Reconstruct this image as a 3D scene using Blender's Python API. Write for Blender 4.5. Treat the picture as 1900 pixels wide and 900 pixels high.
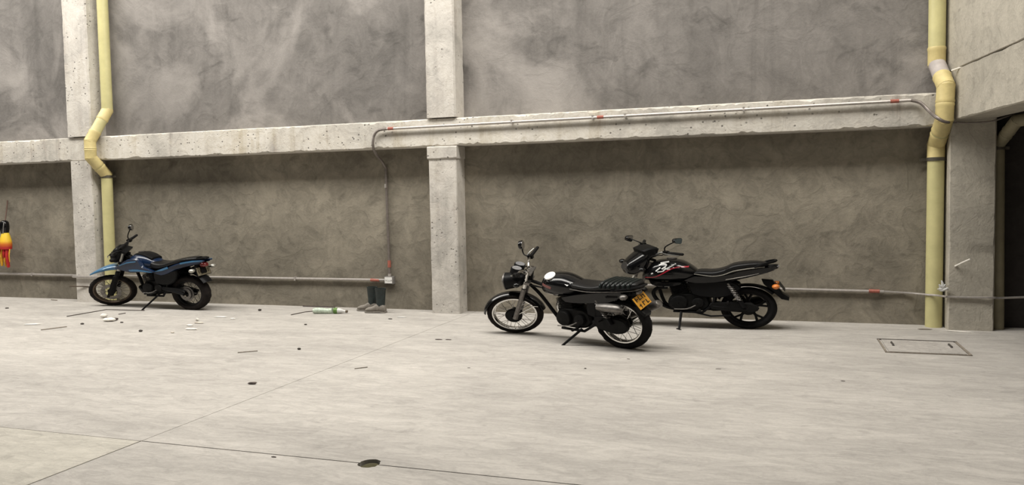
import bpy, bmesh, math, random
from mathutils import Vector, Matrix, noise
for o in list(bpy.data.objects): bpy.data.objects.remove(o)
S = bpy.context.scene
COL = S.collection
random.seed(7)
R = math.radians
# ------------------------------------------------------------------ camera
FPX, YAW, PIT, ROL = 1489.5, 0.32617, -0.05625, -0.017915
CAM = Vector((0, -9.521, 1.45))
_f = Vector((-math.sin(YAW)*math.cos(PIT), math.cos(YAW)*math.cos(PIT), math.sin(PIT)))
_r = Vector((math.cos(YAW), math.sin(YAW), 0)); _u = _r.cross(_f)
CR = _r*math.cos(ROL) + _u*math.sin(ROL); CU = -_r*math.sin(ROL) + _u*math.cos(ROL); CF = _f
cd = bpy.data.cameras.new('camera'); cam = bpy.data.objects.new('camera', cd); COL.objects.link(cam)
cd.sensor_width = 36; cd.lens = FPX/1900*36; cd.clip_end = 200
cam.matrix_world = Matrix(((CR.x, CU.x, -CF.x, CAM.x), (CR.y, CU.y, -CF.y, CAM.y), (CR.z, CU.z, -CF.z, CAM.z), (0, 0, 0, 1)))
S.camera = cam
def at(px, py, axis, val):
    "photo pixel -> point on the plane axis=val (floor z=0, wall y=0 ...)"
    d = CF + CR*((px-950)/FPX) - CU*((py-450)/FPX); i = 'xyz'.index(axis)
    return CAM + d*((val-CAM[i])/d[i])
def on_floor(px, py, z=0.0): return at(px, py, 'z', z)
def on_wall(px, py, y=0.0): return at(px, py, 'y', y)
# ------------------------------------------------------------------ world, light, exposure
W = bpy.data.worlds.new('hall_ambient'); S.world = W; W.use_nodes = True
bg = W.node_tree.nodes['Background']; bg.inputs[0].default_value = (1.0, 0.965, 0.91, 1); bg.inputs[1].default_value = 0.02
def area(name, loc, sx, sy, power, col, rot=(0, 0, 0)):
    l = bpy.data.lights.new(name, 'AREA'); l.shape = 'RECTANGLE'; l.size = sx; l.size_y = sy; l.energy = power; l.color = col
    o = bpy.data.objects.new(name, l); COL.objects.link(o); o.location = loc; o.rotation_euler = rot; return o
area('roof_skylight', (-7.4, -3.0, 7.6), 20, 1.9, 1950, (1.0, 0.96, 0.89))
area('rear_fill', (-7.0, -10.5, 7.6), 20, 2.6, 150, (1.0, 0.96, 0.89))  # added fill light behind the camera, brightens the near floor
S.view_settings.view_transform = 'Standard'; S.view_settings.look = 'None'
S.view_settings.exposure = 0.0; S.view_settings.gamma = 1.0; S.view_settings.use_curve_mapping = False
# ------------------------------------------------------------------ materials
MATS = {}
def nt(name):
    m = bpy.data.materials.new(name); m.use_nodes = True; t = m.node_tree
    MATS[name] = m; return m, t, t.nodes['Principled BSDF']
def lk(t, a, b): t.links.new(a, b)
def ramp(t, src, stops):
    n = t.nodes.new('ShaderNodeValToRGB'); e = n.color_ramp.elements
    while len(e) < len(stops): e.new(0.5)
    for k, (p, c) in enumerate(stops):
        e[k].position = p; e[k].color = (c, c, c, 1) if isinstance(c, (int, float)) else (*c, 1)
    lk(t, src, n.inputs[0]); return n.outputs[0]
def noise_n(t, co, scale, detail=6, rough=.6, dist=0.0):
    n = t.nodes.new('ShaderNodeTexNoise'); n.inputs['Scale'].default_value = scale; n.inputs['Detail'].default_value = detail
    n.inputs['Roughness'].default_value = rough; n.inputs['Distortion'].default_value = dist; lk(t, co, n.inputs['Vector']); return n.outputs['Fac']
def mapping(t, scale=(1, 1, 1), rot=(0, 0, 0), loc=(0, 0, 0)):
    tc = t.nodes.new('ShaderNodeTexCoord'); mp = t.nodes.new('ShaderNodeMapping')
    mp.inputs['Scale'].default_value = scale; mp.inputs['Rotation'].default_value = rot; mp.inputs['Location'].default_value = loc
    lk(t, tc.outputs['Object'], mp.inputs['Vector']); return mp.outputs[0]
def mixc(t, fac, a, b, mode='MIX'):
    n = t.nodes.new('ShaderNodeMix'); n.data_type = 'RGBA'; n.blend_type = mode
    for s, v in ((n.inputs[0], fac), (n.inputs[6], a), (n.inputs[7], b)):
        if isinstance(v, (int, float)): s.default_value = v
        elif isinstance(v, tuple): s.default_value = (*v, 1)
        else: lk(t, v, s)
    return n.outputs[2]
def bump(t, b, h, strength=.3, dist=.02, prev=None):
    n = t.nodes.new('ShaderNodeBump'); n.inputs['Strength'].default_value = strength; n.inputs['Distance'].default_value = dist
    lk(t, h, n.inputs['Height'])
    if prev: lk(t, prev, n.inputs['Normal'])
    lk(t, n.outputs[0], b.inputs['Normal']); return n.outputs[0]
def g(v, tint=(1, .945, .87)): return tuple(v*c for c in tint)
def concrete(name, lo, mid, hi, patch=.8, tint=(1, .95, .88), stretch=(1, 1, 1), pits=.0, strokes=.35, seed=0.0, rough=.92, contrast=1.0, light=None, smudge=.5, cover=.5, streak=0.0):
    m, t, b = nt(name); b.inputs['Roughness'].default_value = rough; b.inputs['Specular IOR Level'].default_value = .25
    co = mapping(t, stretch, loc=(seed, seed*1.7, seed*.6)); fine = mapping(t, loc=(seed*2, seed, 0))
    big = noise_n(t, co, patch, 7, .62, .6)
    c = ramp(t, big, [(.28, g(lo, tint)), (.5, g(mid, tint)), (.72, g(hi, tint))])
    med = noise_n(t, co, patch*4.3, 6, .65, 1.4)
    c = mixc(t, .55*contrast, c, ramp(t, med, [(.25, .42), (.5, .5), (.78, .6)]), 'OVERLAY')
    st = noise_n(t, co, patch*5.0, 5, .6, 1.6)           # trowel strokes
    band = ramp(t, st, [(.36, .5), (.45, .36), (.52, .5), (.57, .58), (.66, .5)])
    sm = noise_n(t, mapping(t, (1, 1, 1.4), loc=(seed+3, seed, 7)), patch*6.5, 5, .55, .8)
    c = mixc(t, smudge, c, ramp(t, sm, [(.30, .34), (.42, .5), (.60, .5), (.75, .58)]), 'OVERLAY')
    c = mixc(t, strokes, c, band, 'OVERLAY')
    if streak:                                              # run-off stains
        sk = noise_n(t, mapping(t, (5.5, 5.5, .45), loc=(seed, 0, 0)), 1.0, 5, .6, .3)
        c = mixc(t, streak, c, ramp(t, sk, [(.30, .22), (.45, .46), (.62, .5), (.75, .56)]), 'OVERLAY')
    fn = noise_n(t, fine, 38, 4, .7)
    c = mixc(t, .25, c, ramp(t, fn, [(.3, .38), (.7, .62)]), 'OVERLAY')
    if light:                                               # pale lime blooms
        bl = noise_n(t, mapping(t, stretch, loc=(seed+9.3, 4.1, seed)), patch*1.25, 8, .6, .9)
        c = mixc(t, ramp(t, bl, [(.53, 0.0), (.70, .85)]), c, g(light, tint))
    h = mixc(t, .5, ramp(t, st, [(.4, 0.2), (.5, .6), (.6, .45)]), fn)
    if pits:
        v = t.nodes.new('ShaderNodeTexVoronoi'); v.inputs['Scale'].default_value = 16; lk(t, fine, v.inputs['Vector'])
        big2 = noise_n(t, fine, 3.1, 4)
        pm = t.nodes.new('ShaderNodeMath'); pm.operation = 'MULTIPLY'
        lk(t, ramp(t, v.outputs['Distance'], [(.10, 1.0), (.22, 0.0)]), pm.inputs[0]); lk(t, ramp(t, big2, [(cover, 0.0), (cover+.12, 1.0)]), pm.inputs[1])
        c = mixc(t, pm.outputs[0], c, g(lo*.42, tint)) if pits > .5 else c
    lk(t, c, b.inputs['Base Color'])
    p = bump(t, b, h, .35, .02)
    if pits: 
        iv = t.nodes.new('ShaderNodeMath'); iv.operation = 'SUBTRACT'; iv.inputs[0].default_value = 1; lk(t, pm.outputs[0], iv.inputs[1])
        bump(t, b, iv.outputs[0], .5, .015, p)
    return m
concrete('plaster_upper', .105, .18, .265, .45, (1, .935, .88), strokes=.35, seed=3.2, light=.36, contrast=1.5, smudge=.8, streak=.3)
concrete('plaster_lower', .12, .215, .30, .62, (1, .90, .72), strokes=.45, seed=11.7, contrast=1.4, smudge=.8)
concrete('column_concrete', .38, .56, .66, 1.1, (1, .95, .875), pits=1.0, strokes=.12, seed=5.5, light=.66, cover=.47, streak=.35)
concrete('beam_concrete', .40, .60, .70, 1.0, (1, .95, .86), pits=1.0, strokes=.25, seed=8.1, cover=.44, streak=.7)
concrete('mezzanine_concrete', .32, .43, .50, .9, (1, .93, .79), strokes=.2, seed=21.3, streak=.2)
concrete('shaded_wall_render', .03, .04, .05, .8, (1, .88, .82), seed=14)  # shade under the mezzanine put into the wall colour
concrete('slab_concrete', .33, .40, .46, .9, (1, .945, .875), stretch=(.55, 1.6, 1), strokes=.3, seed=2.2, contrast=1.3, smudge=.35)
concrete('slab_concrete_yellow', .34, .42, .48, 1.3, (1, .945, .835), stretch=(.55, 1.6, 1), strokes=.22, seed=6.8, contrast=1.2)
concrete('hatch_concrete', .32, .38, .43, 1.6, (1, .94, .87), seed=4.4)
concrete('joint_dirt', .05, .07, .09, 2, (1, .9, .7), seed=1.0)
def simple(name, col, rough=.5, metal=0.0, coat=0.0, var=.12, scale=30, bmp=0.0, spec=.5, trans=0.0):
    m, t, b = nt(name); b.inputs['Roughness'].default_value = rough; b.inputs['Metallic'].default_value = metal
    b.inputs['Coat Weight'].default_value = coat; b.inputs['Specular IOR Level'].default_value = spec
    b.inputs['Transmission Weight'].default_value = trans
    n = noise_n(t, mapping(t), scale, 4)
    lk(t, ramp(t, n, [(.3, tuple(c*(1-var) for c in col)), (.7, tuple(min(1, c*(1+var)) for c in col))]), b.inputs['Base Color'])
    if bmp: bump(t, b, n, bmp, .004)
    return m
simple('tyre_rubber', (.008, .0075, .008), .8, spec=.15, var=.3, bmp=.3)
simple('tyre_dusty', (.016, .013, .012), .85, spec=.15, var=.5, scale=9, bmp=.3)
simple('gloss_black', (.004, .004, .0045), .2, coat=.35, spec=.2)
simple('satin_black', (.006, .006, .0065), .42, spec=.12)
simple('matte_black', (.009, .0085, .0085), .7, var=.2, spec=.12)
simple('engine_black', (.006, .006, .006), .5, var=.3, bmp=.2, spec=.12)
simple('seat_vinyl', (.006, .006, .0065), .38, spec=.25, bmp=.15, scale=160)
simple('seat_vinyl_ribbed', (.007, .011, .0105), .34, spec=.3, bmp=.15, scale=160)
simple('chrome', (.75, .74, .72), .16, 1.0, var=.06)
simple('aluminium', (.34, .34, .33), .38, 1.0, var=.15)
simple('worn_steel', (.18, .17, .16), .45, .9, var=.3)
simple('muffler_silver', (.42, .41, .37), .4, .75, var=.15)
simple('rusty_rim', (.10, .075, .055), .5, .7, var=.4, scale=14)
simple('blue_paint', (.004, .014, .042), .28, coat=.3, spec=.3)
simple('light_blue_paint', (.02, .13, .27), .3, coat=.4)
simple('red_decal', (.38, .012, .03), .35, coat=.4)
simple('faded_red_decal', (.20, .07, .06), .45)
simple('white_decal', (.75, .75, .74), .3, coat=.4, var=.04)
simple('tail_red', (.14, .012, .012), .25, coat=.6)
simple('signal_orange', (.65, .19, .03), .3, coat=.5)
simple('plate_yellow', (.75, .36, .035), .45, var=.15)
simple('plate_dirty', (.15, .13, .085), .6, var=.3)
simple('plate_ink', (.03, .02, .01), .5)
simple('lens_glass', (.30, .30, .31), .08, .3, coat=.8)
simple('lens_dark', (.03, .03, .032), .12, .2, coat=.6)
simple('mirror_glass', (.42, .42, .44), .05, 1.0, var=.02)
simple('mirror_glass_blue', (.22, .30, .38), .08, 1.0, var=.05)
simple('pvc_yellow', (.54, .50, .25), .45, var=.10, scale=5)
simple('pvc_shaded', (.26, .23, .15), .6, var=.15, scale=7)  # yellow pipe plastic with the shade painted into its colour
simple('pvc_joint', (.60, .50, .23), .5, var=.12, scale=9)
simple('pvc_grey', (.42, .38, .36), .55, var=.15, scale=9)
simple('strap_dark', (.10, .09, .07), .5, .4)
simple('conduit_steel', (.44, .41, .385), .36, .45, var=.12)
simple('conduit_dark', (.20, .175, .16), .45, .5, var=.15)
simple('coupling_red', (.33, .10, .07), .55, var=.2)
simple('box_white', (.78, .77, .74), .5, var=.05)
simple('box_grey', (.22, .21, .20), .5, .3)
simple('boot_green', (.012, .020, .020), .5, var=.3)
simple('boot_grey', (.20, .18, .155), .75, var=.2)
simple('cord_brown', (.10, .06, .045), .8)
simple('cloth_red', (.42, .015, .015), .7, var=.2)
simple('cloth_yellow', (.75, .40, .03), .6, var=.2)
simple('paper_white', (.72, .69, .63), .8, var=.08)
simple('dark_wood', (.05, .035, .03), .8, var=.4)
simple('grey_wood', (.22, .19, .155), .8, var=.3)
simple('stone_dark', (.05, .042, .036), .9, var=.4)
simple('stone_pale', (.55, .50, .43), .9, var=.2)
simple('bottle_green', (.46, .54, .44), .25, var=.3, scale=40, coat=.3)
simple('bottle_label', (.10, .20, .04), .5, var=.4, scale=60)
simple('bottle_brown', (.10, .075, .045), .5)
simple('plastic_clear', (.62, .62, .60), .3, var=.1)
m, t, b = nt('cloth_gradient'); b.inputs['Roughness'].default_value = .55
tc = t.nodes.new('ShaderNodeTexCoord'); sx = t.nodes.new('ShaderNodeSeparateXYZ'); lk(t, tc.outputs['Generated'], sx.inputs[0])
lk(t, ramp(t, sx.outputs['Z'], [(.1, (.42, .015, .015)), (.32, (.62, .16, .015)), (.5, (.80, .50, .03)), (.95, (.78, .55, .04))]), b.inputs['Base Color'])
M = MATS
# ------------------------------------------------------------------ geometry helpers
def catmull(pts, sub):
    if sub <= 1 or len(pts) < 3: return [tuple(p) for p in pts]
    out = []; n = len(pts)
    for i in range(n-1):
        p0, p1, p2, p3 = pts[max(i-1, 0)], pts[i], pts[i+1], pts[min(i+2, n-1)]
        for k in range(sub):
            s = k/sub
            out.append(tuple(.5*((2*b_)+(-a+c)*s+(2*a-5*b_+4*c-d)*s*s+(-a+3*b_-3*c+d)*s**3) for a, b_, c, d in zip(p0, p1, p2, p3)))
    out.append(tuple(pts[-1])); return out
POST = [None]
class G:
    def __init__(s): s.v = []; s.f = []; s.free = False
    def add(s, vs, fs):
        k = len(s.v); s.v += [Vector(p) for p in vs]; s.f += [tuple(i+k for i in f) for f in fs]; return s
    def rings(s, rs, cap=True, close=False):
        n = len(rs[0]); vs = [p for r_ in rs for p in r_]; fs = []; m_ = len(rs)
        for i in range(m_ if close else m_-1):
            j = (i+1) % m_
            for k in range(n): fs.append((i*n+k, i*n+(k+1) % n, j*n+(k+1) % n, j*n+k))
        if cap and not close: fs.append(tuple(range(n-1, -1, -1))); fs.append(tuple((m_-1)*n+k for k in range(n)))
        return s.add(vs, fs)
    def tube(s, pts, r, n=8, sub=1, close=False, flat=1.0):
        rr = r if isinstance(r, (list, tuple)) else [r]*len(pts)
        q = catmull([(*p, w) for p, w in zip(pts, rr)], sub); P = [Vector(p[:3]) for p in q]; rad = [p[3] for p in q]
        if close: P = P[:-1]; rad = rad[:-1]
        rs = []; prev = None; L = len(P)
        for i in range(L):
            d = (P[(i+1) % L]-P[i-1]) if close else (P[min(i+1, L-1)]-P[max(i-1, 0)])
            d.normalize()
            if prev is None:
                a = Vector((0, 0, 1)) if abs(d.z) < .9 else Vector((1, 0, 0)); prev = (a-d*a.dot(d)).normalized()
            else: prev = (prev-d*prev.dot(d)).normalized()
            c = d.cross(prev)
            rs.append([P[i]+(prev*math.cos(t_)*flat+c*math.sin(t_))*rad[i] for t_ in [2*math.pi*k/n for k in range(n)]])
        return s.rings(rs, True, close)
    def cyl(s, a, b, r, r2=None, n=16): return s.tube([a, b], [r, r if r2 is None else r2], n)
    def box(s, c, d, rot=None):
        x, y, z = [k/2 for k in d]; q = [Vector((i*x, j*y, k*z)) for i in (-1, 1) for j in (-1, 1) for k in (-1, 1)]
        if rot: q = [rot @ p for p in q]
        return s.add([p+Vector(c) for p in q], [(0, 1, 3, 2), (4, 6, 7, 5), (0, 4, 5, 1), (2, 3, 7, 6), (0, 2, 6, 4), (1, 5, 7, 3)])
    def plate(s, out, y0, y1, sub=1, bev=.006):
        "outline in x,z extruded along y with chamfered rims"
        o = catmull(list(out)+[out[0]], sub)[:-1] if sub > 1 else list(out)
        cx = sum(p[0] for p in o)/len(o); cz = sum(p[1] for p in o)/len(o)
        def inset(q):
            d = math.hypot(q[0]-cx, q[1]-cz) or 1; k = max(0, 1-bev/d); return (cx+(q[0]-cx)*k, cz+(q[1]-cz)*k)
        sg = 1 if y1 > y0 else -1; i_ = [inset(p) for p in o]
        return s.rings([[(p[0], y0, p[1]) for p in i_], [(p[0], y0+sg*bev, p[1]) for p in o], [(p[0], y1-sg*bev, p[1]) for p in o], [(p[0], y1, p[1]) for p in i_]])
    def hull(s, secs, n=20, sub=4):
        for_r = []
        for q in catmull([(*c, *(2.4, 0.0)[len(c)-4:]) if len(c) < 6 else c for c in secs], sub):
            x, zb, zt, w, e, sl = q; zm = (zb+zt)/2; h = (zt-zb)/2; ring = []
            for k in range(n):
                a = 2*math.pi*k/n; ca, sa = math.cos(a), math.sin(a)
                yy = w*math.copysign(abs(ca)**(2/e), ca); zz = h*math.copysign(abs(sa)**(2/e), sa)
                ring.append((x+sl*zz, yy, zm+zz))
            for_r.append(ring)
        return s.rings(for_r)
    def lathe(s, prof, c, n=40, sx=1.0, sz=1.0, jag=None):
        "closed profile (r, y) spun about the y axis through c"
        rs = []
        for i in range(n):
            a = 2*math.pi*i/n
            rs.append([(c[0]+math.cos(a)*(r_+(jag(i, j) if jag else 0))*sx, c[1]+y_, c[2]+math.sin(a)*(r_+(jag(i, j) if jag else 0))*sz) for j, (r_, y_) in enumerate(prof)])
        return s.rings(rs, False, True)
    def arc(s, c, rx, rz, a0, a1, w, th=.006, n=22, drop=.35, taper=1.0):
        "mudguard: arched band round the wheel"
        rs = []
        for i in range(n+1):
            a = R(a0+(a1-a0)*i/n); ww = w*(1-(1-taper)*abs(2*i/n-1)**2); ring = []
            for k in range(9):
                t_ = -1+2*k/8; ring.append((ww*t_, -drop*ww*abs(t_)**2.5))
            ring += [(y_*.93, d_-th) for y_, d_ in reversed(ring)]
            rs.append([(c[0]+math.cos(a)*(rx+d_), c[1]+y_, c[2]+math.sin(a)*(rz+d_)) for y_, d_ in ring])
        return s.rings(rs)
    def ball(s, c, rx, ry, rz, n=14, m_=8):
        rs = [[(c[0]+rx*math.sin(p)*math.cos(q), c[1]+ry*math.sin(p)*math.sin(q), c[2]+rz*math.cos(p)) for q in [2*math.pi*k/n for k in range(n)]] for p in [math.pi*(.04+.92*i/m_) for i in range(m_+1)]]
        return s.rings(rs)
    def xf(s, fn): s.v = [fn(v) for v in s.v]; s.free = True; return s
    def build(s, name, mat, parent=None, sharp=35):
        if POST[0] and not s.free: s.v = [POST[0](v) for v in s.v]
        me = bpy.data.meshes.new(name); me.from_pydata([tuple(v) for v in s.v], [], s.f); me.update()
        b_ = bmesh.new(); b_.from_mesh(me); bmesh.ops.recalc_face_normals(b_, faces=b_.faces); b_.to_mesh(me); b_.free()
        me.polygons.foreach_set('use_smooth', [True]*len(me.polygons)); me.set_sharp_from_angle(angle=R(sharp))
        me.materials.append(M[mat] if isinstance(mat, str) else mat)
        o = bpy.data.objects.new(name, me); COL.objects.link(o)
        if parent: o.parent = parent
        return o
def empty(name, loc=(0, 0, 0)):
    o = bpy.data.objects.new(name, None); COL.objects.link(o); o.location = loc; o.empty_display_size = .1; return o
def tag(o, label=None, cat=None, group=None, kind=None):
    for k, v in (('label', label), ('category', cat), ('group', group), ('kind', kind)):
        if v: o[k] = v
    return o
def rough_box(x0, x1, y0, y1, z0, z1, step, amp, seed, bev=.02, axis='x'):
    "cast concrete member: bevelled section swept along one axis, edges chipped unevenly"
    g_ = G(); lo, hi = {'x': (x0, x1), 'y': (y0, y1), 'z': (z0, z1)}[axis]; n = max(2, int((hi-lo)/step)); rs = []
    (a0, a1), (b0, b1) = {'x': ((y0, y1), (z0, z1)), 'y': ((x0, x1), (z0, z1)), 'z': ((x0, x1), (y0, y1))}[axis]
    base = [(a0, b0, 1, 0), (a0, b0, 0, 1), (a0, b1, 0, -1), (a0, b1, 1, 0), (a1, b1, -1, 0), (a1, b1, 0, -1), (a1, b0, 0, 1), (a1, b0, -1, 0)]
    for i in range(n+1):
        s_ = lo+(hi-lo)*i/n; ring = []
        for k, (a, b_, da, db) in enumerate(base):
            q = noise.noise(Vector((s_*5.3, (k//2 if k not in (0, 7) else 0)*3.7+seed, seed*1.3))); q2 = noise.noise(Vector((s_*17, k*1.9+seed, 4.2)))
            c = bev*.5+amp*max(0, q*.9+q2*.6); ring.append((a+da*c, b_+db*c))
        rs.append([{'x': (s_, p, q_), 'y': (p, s_, q_), 'z': (p, q_, s_)}[axis] for p, q_ in ring])
    return g_.rings(rs)
# ------------------------------------------------------------------ building
PR = .26                                                   # how far columns and beam stand out of the wall
zb = on_wall(790, 272, -PR).z; zt = on_wall(790, 221, -PR).z
XL, XR = -17.0, 1.76
def wall_grid(name, x0, x1, z0, z1, mat, step=.12, amp=.006, y=0.0, th=.2):
    g_ = G(); nx = int((x1-x0)/step); nz = max(2, int((z1-z0)/step)); vs = []; fs = []
    for j in range(nz+1):
        for i in range(nx+1):
            x = x0+(x1-x0)*i/nx; z = z0+(z1-z0)*j/nz
            vs.append((x, y-amp*noise.fractal(Vector((x*1.3, 3.1, z*1.3)), 1, 2, 3), z))
    for j in range(nz):
        for i in range(nx): k = j*(nx+1)+i; fs.append((k, k+1, k+nx+2, k+nx+1))
    g_.add(vs, fs); g_.box(((x0+x1)/2, y+.03+th/2, (z0+z1)/2), (x1-x0, th, z1-z0))
    return tag(g_.build(name, mat, sharp=60), kind='structure')
wall_grid('wall_back', XL, 1.72, 0, zb+.1, 'plaster_lower')
wall_grid('wall_back_upper', XL, 1.72, zb+.1, 7.0, 'plaster_upper')
tag(rough_box(XL, 1.72, -PR+.01, .02, zb, zt, .03, .034, 1.0).build('beam', 'beam_concrete', sharp=24), 'long pale cast concrete beam running along the wall', None, None, 'structure')
def column(px0, px1, pyb, cat_top, seed, topw=0.0):
    x0 = on_wall(px0, pyb, -PR).x; x1 = on_wall(px1, pyb, -PR).x
    tag(rough_box(x0, x1, -PR-.004, .02, 0, zb-.002, .05, .016, seed, .02, 'z').build('column', 'column_concrete', sharp=28), kind='structure')
    tag(rough_box(x0-.01, x1+.01, -PR-.02, .02, zt+.01, 7.0, .05, .02, seed+5, .035, 'z').build('column_upper', 'column_concrete', sharp=28), kind='structure')
    return x0, x1
cxc = column(802, 853, 580, True, 2.0)
cxl = (on_wall(143, 558, -PR).x,); wcol = cxc[1]-cxc[0]
tag(rough_box(cxl[0], cxl[0]+wcol+.02, -PR-.004, .02, 0, zb-.002, .05, .016, 7.0, .02, 'z').build('column', 'column_concrete', sharp=28), kind='structure')
tag(rough_box(cxl[0]-.02, cxl[0]+wcol+.06, -PR-.02, .02, zt+.01, 7.0, .05, .02, 9.0, .035, 'z').build('column_upper', 'column_concrete', sharp=28), kind='structure')
# collar cast proud at the head of the middle column
tag(rough_box(cxc[0]-.012, cxc[1]+.012, -PR-.02, .0, zb-.16, zb-.004, .04, .012, 3.3, .02, 'x').build('column_head', 'column_concrete', sharp=28), kind='structure')
# right column and the mezzanine that starts there
xr0 = on_wall(1757, 612, -PR).x; xr1 = on_wall(1843, 612, -PR).x
zm = at(1770, 223, 'y', -PR-.02).z
tag(rough_box(xr0, xr1, -PR-.02, .02, 0, zm+.02, .05, .014, 12.0, .02, 'z').build('column', 'mezzanine_concrete', sharp=28), kind='structure')
XM = at(1768, 222, 'y', -PR).x
MZ = Matrix.Rotation(R(7.7), 3, 'Z')
def turn(v): o_ = Vector((XM, -PR, 0)); return MZ @ (v-o_)+o_
tag(rough_box(XM, XM+.35, -9.0, .02, zm, zm+.51, .08, .015, 15.0, .02, 'y').xf(turn).build('mezzanine_beam', 'mezzanine_concrete', sharp=28), kind='structure')
tag(rough_box(XM-.006, XM+.33, -9.0, .02, zm+.512, 7.0, .2, .01, 17.0, .01, 'y').xf(turn).build('wall_mezzanine', 'mezzanine_concrete', sharp=28), kind='structure')
tag(G().box((XM+4.3, -4.4, zm+.5), (8.0, 9.2, .25)).xf(turn).build('mezzanine_slab', 'mezzanine_concrete'), kind='structure')
for k in range(3): tag(rough_box(XM+.35, XM+8.3, -1.9-2.6*k, -1.6-2.6*k, zm+.1, zm+.38, .2, .01, 31+k, .02, 'x').xf(turn).build('mezzanine_joist', 'mezzanine_concrete', sharp=28), kind='structure')
tag(G().box((5.9, .1, 1.6), (8.36, .2, 3.2)).build('wall_right_bay', 'shaded_wall_render'), kind='structure')
tag(G().box((10.05, -4.5, 1.6), (.2, 9.2, 3.2)).build('wall_right', 'shaded_wall_render'), kind='structure')
# ------------------------------------------------------------------ floor: slabs with open joints
JY = on_floor(670, 859.5).y; JX = on_floor(400, 765).x; gap = .004
floor = tag(G().box((-4.5, -8.5, -.2), (26, 17.8, .1)).build('floor', 'joint_dirt'), kind='structure')
hc = on_floor(686, 860); hw = (on_floor(707, 860).x-on_floor(666, 860).x)/2
hf = on_floor(686, 852).y-JY; hn = JY-on_floor(686, 868).y
def slab(outline, mat, top=0.0):
    g_ = G(); n = len(outline); g_.add([(x, y, top) for x, y in outline]+[(x, y, -.16) for x, y in outline], [tuple(range(n)), tuple(range(2*n-1, n-1, -1))]+[(i, i+n, (i+1) % n+n, (i+1) % n) for i in range(n)])
    return g_.build('slab', mat, floor)
def notch(sgn, depth):
    pts = []
    for k in range(13):
        a = math.pi*k/12; j = 1+.13*noise.noise(Vector((k*.9, sgn*3, .5))); pts.append((hc.x-math.cos(a)*hw*j, JY+sgn*(gap+math.sin(a)*depth*j)))
    return pts
XE = 9.0
slab([(XL, JY+gap), (JX-gap*.9, JY+gap), (JX-gap*.9, .05), (XL, .05)], 'slab_concrete')
slab([(JX+gap*.9, JY+gap)]+notch(1, hf)+[(XE, JY+gap), (XE, .05), (JX+gap*.9, .05)], 'slab_concrete', .0008)
slab([(XL, -17), (JX-gap, -17), (JX-gap, JY-gap), (XL, JY-gap)], 'slab_concrete_yellow', .001)
slab([(JX+gap, -17), (XE, -17), (XE, JY-gap)]+list(reversed(notch(-1, hn)))+[(JX+gap, JY-gap)], 'slab_concrete')
# silt lying in the broken hole
g_ = G(); g_.ball((hc.x, JY+(hf-hn)/2, -.052), hw*1.3, (hf+hn)*.75, .045)
simple('hole_silt', (.045, .038, .010), .9, var=.3, scale=60)
tag(g_.build('hole_silt', 'hole_silt'), 'dark olive silt in the small broken hole on the floor joint', 'silt', None, 'stuff')
# recessed hatch cover by the right-hand pipe
ha, hb_, hcn, hd = on_floor(1627, 629), on_floor(1775, 637), on_floor(1803, 662), on_floor(1645, 653)
hx0, hx1, hy1, hy0 = (ha.x+hd.x)/2, (hb_.x+hcn.x)/2, (ha.y+hb_.y)/2, (hcn.y+hd.y)/2
hatch = tag(empty('hatch_cover', ((hx0+hx1)/2, (hy0+hy1)/2, 0)), 'square concrete hatch cover with dark rim set in the floor by the right-hand pipe', 'hatch')
wx, wy = (hx1-hx0)/2, (hy1-hy0)/2
G().box((0, 0, .004), (wx*2-.05, wy*2-.05, .010)).build('cover', 'hatch_concrete', hatch)
for (c, d) in (((0, wy, .004), (wx*2+.02, .022, .012)), ((0, -wy, .004), (wx*2+.02, .012, .010)), ((-wx, 0, .004), (.016, wy*2-.03, .011)), ((wx, 0, .004), (.022, wy*2-.03, .011))):
    G().box(c, d).build('rim', 'stone_dark' if c[1] > .1 else 'grey_wood', hatch)
for k in (-1, 1): G().tube([(k*wx*.72, .12, .007), (k*wx*.72, .12, .018), (k*wx*.72, -.02, .018), (k*wx*.72, -.02, .007)], .009, 6).build('handle', 'worn_steel', hatch)
# ------------------------------------------------------------------ drain pipes
def drain_pipe(label, pts, r, mats, sockets, straps, jm='pvc_joint'):
    root = tag(empty('drain_pipe', pts[-1]), label, 'pipe', 'yellow plastic drain pipes on the wall'); o = Vector(pts[-1])
    P = [Vector(p)-o for p in pts]
    for k in range(len(P)-1):
        G().cyl(P[k], P[k+1], r, n=20).build('pipe_section', mats[k], root)
    for k, dirs in sockets:
        for s_ in dirs:
            d = (P[k+s_]-P[k]).normalized(); l = min(.15, (P[k+s_]-P[k]).length*.45)
            e = G().tube([P[k]-d*.02, P[k]+d*l*.86, P[k]+d*l, P[k]+d*l*1.12], [r*1.035, r*1.035, r*1.10, r*1.03], 20).build('elbow_socket', jm, root)
        G().ball(P[k], r*1.035, r*1.035, r*1.035).build('elbow', jm, root)
    for (k, f_) in straps:
        c = P[k].lerp(P[k+1], f_); s_ = G().tube([c+Vector((0, 0, -.018)), c+Vector((0, 0, .018))], r*1.1, 20); s_.box(c+Vector((0, .5*r, 0)), (r*3.6, .012, .03)); s_.build('strap', 'strap_dark', root)
    return root
def W3(px, py, y): return on_wall(px, py, y)
xw = W3(199, 205, -.14); xo = W3(167, 262, -PR-.11); xo2 = W3(168, 292, -PR-.11); xl = W3(198, 325, -.14); xf_ = W3(203, 470, -.14)
drain_pipe('pale yellow drain pipe kinked round the beam, beside the column behind the blue motorcycle',
           [(xw.x, -.14, 7.0), (xw.x, -.14, xw.z), (xo.x, -PR-.11, xo.z), (xo.x, -PR-.11, xo2.z), (xl.x, -.14, xl.z), (xf_.x, -.14, 0.0)], .078,
           ['pvc_yellow', 'pvc_yellow', 'pvc_yellow', 'pvc_yellow', 'pvc_yellow'], [(1, (1,)), (2, (-1, 1)), (3, (-1, 1)), (4, (-1,))], [(4, .012)])
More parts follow.
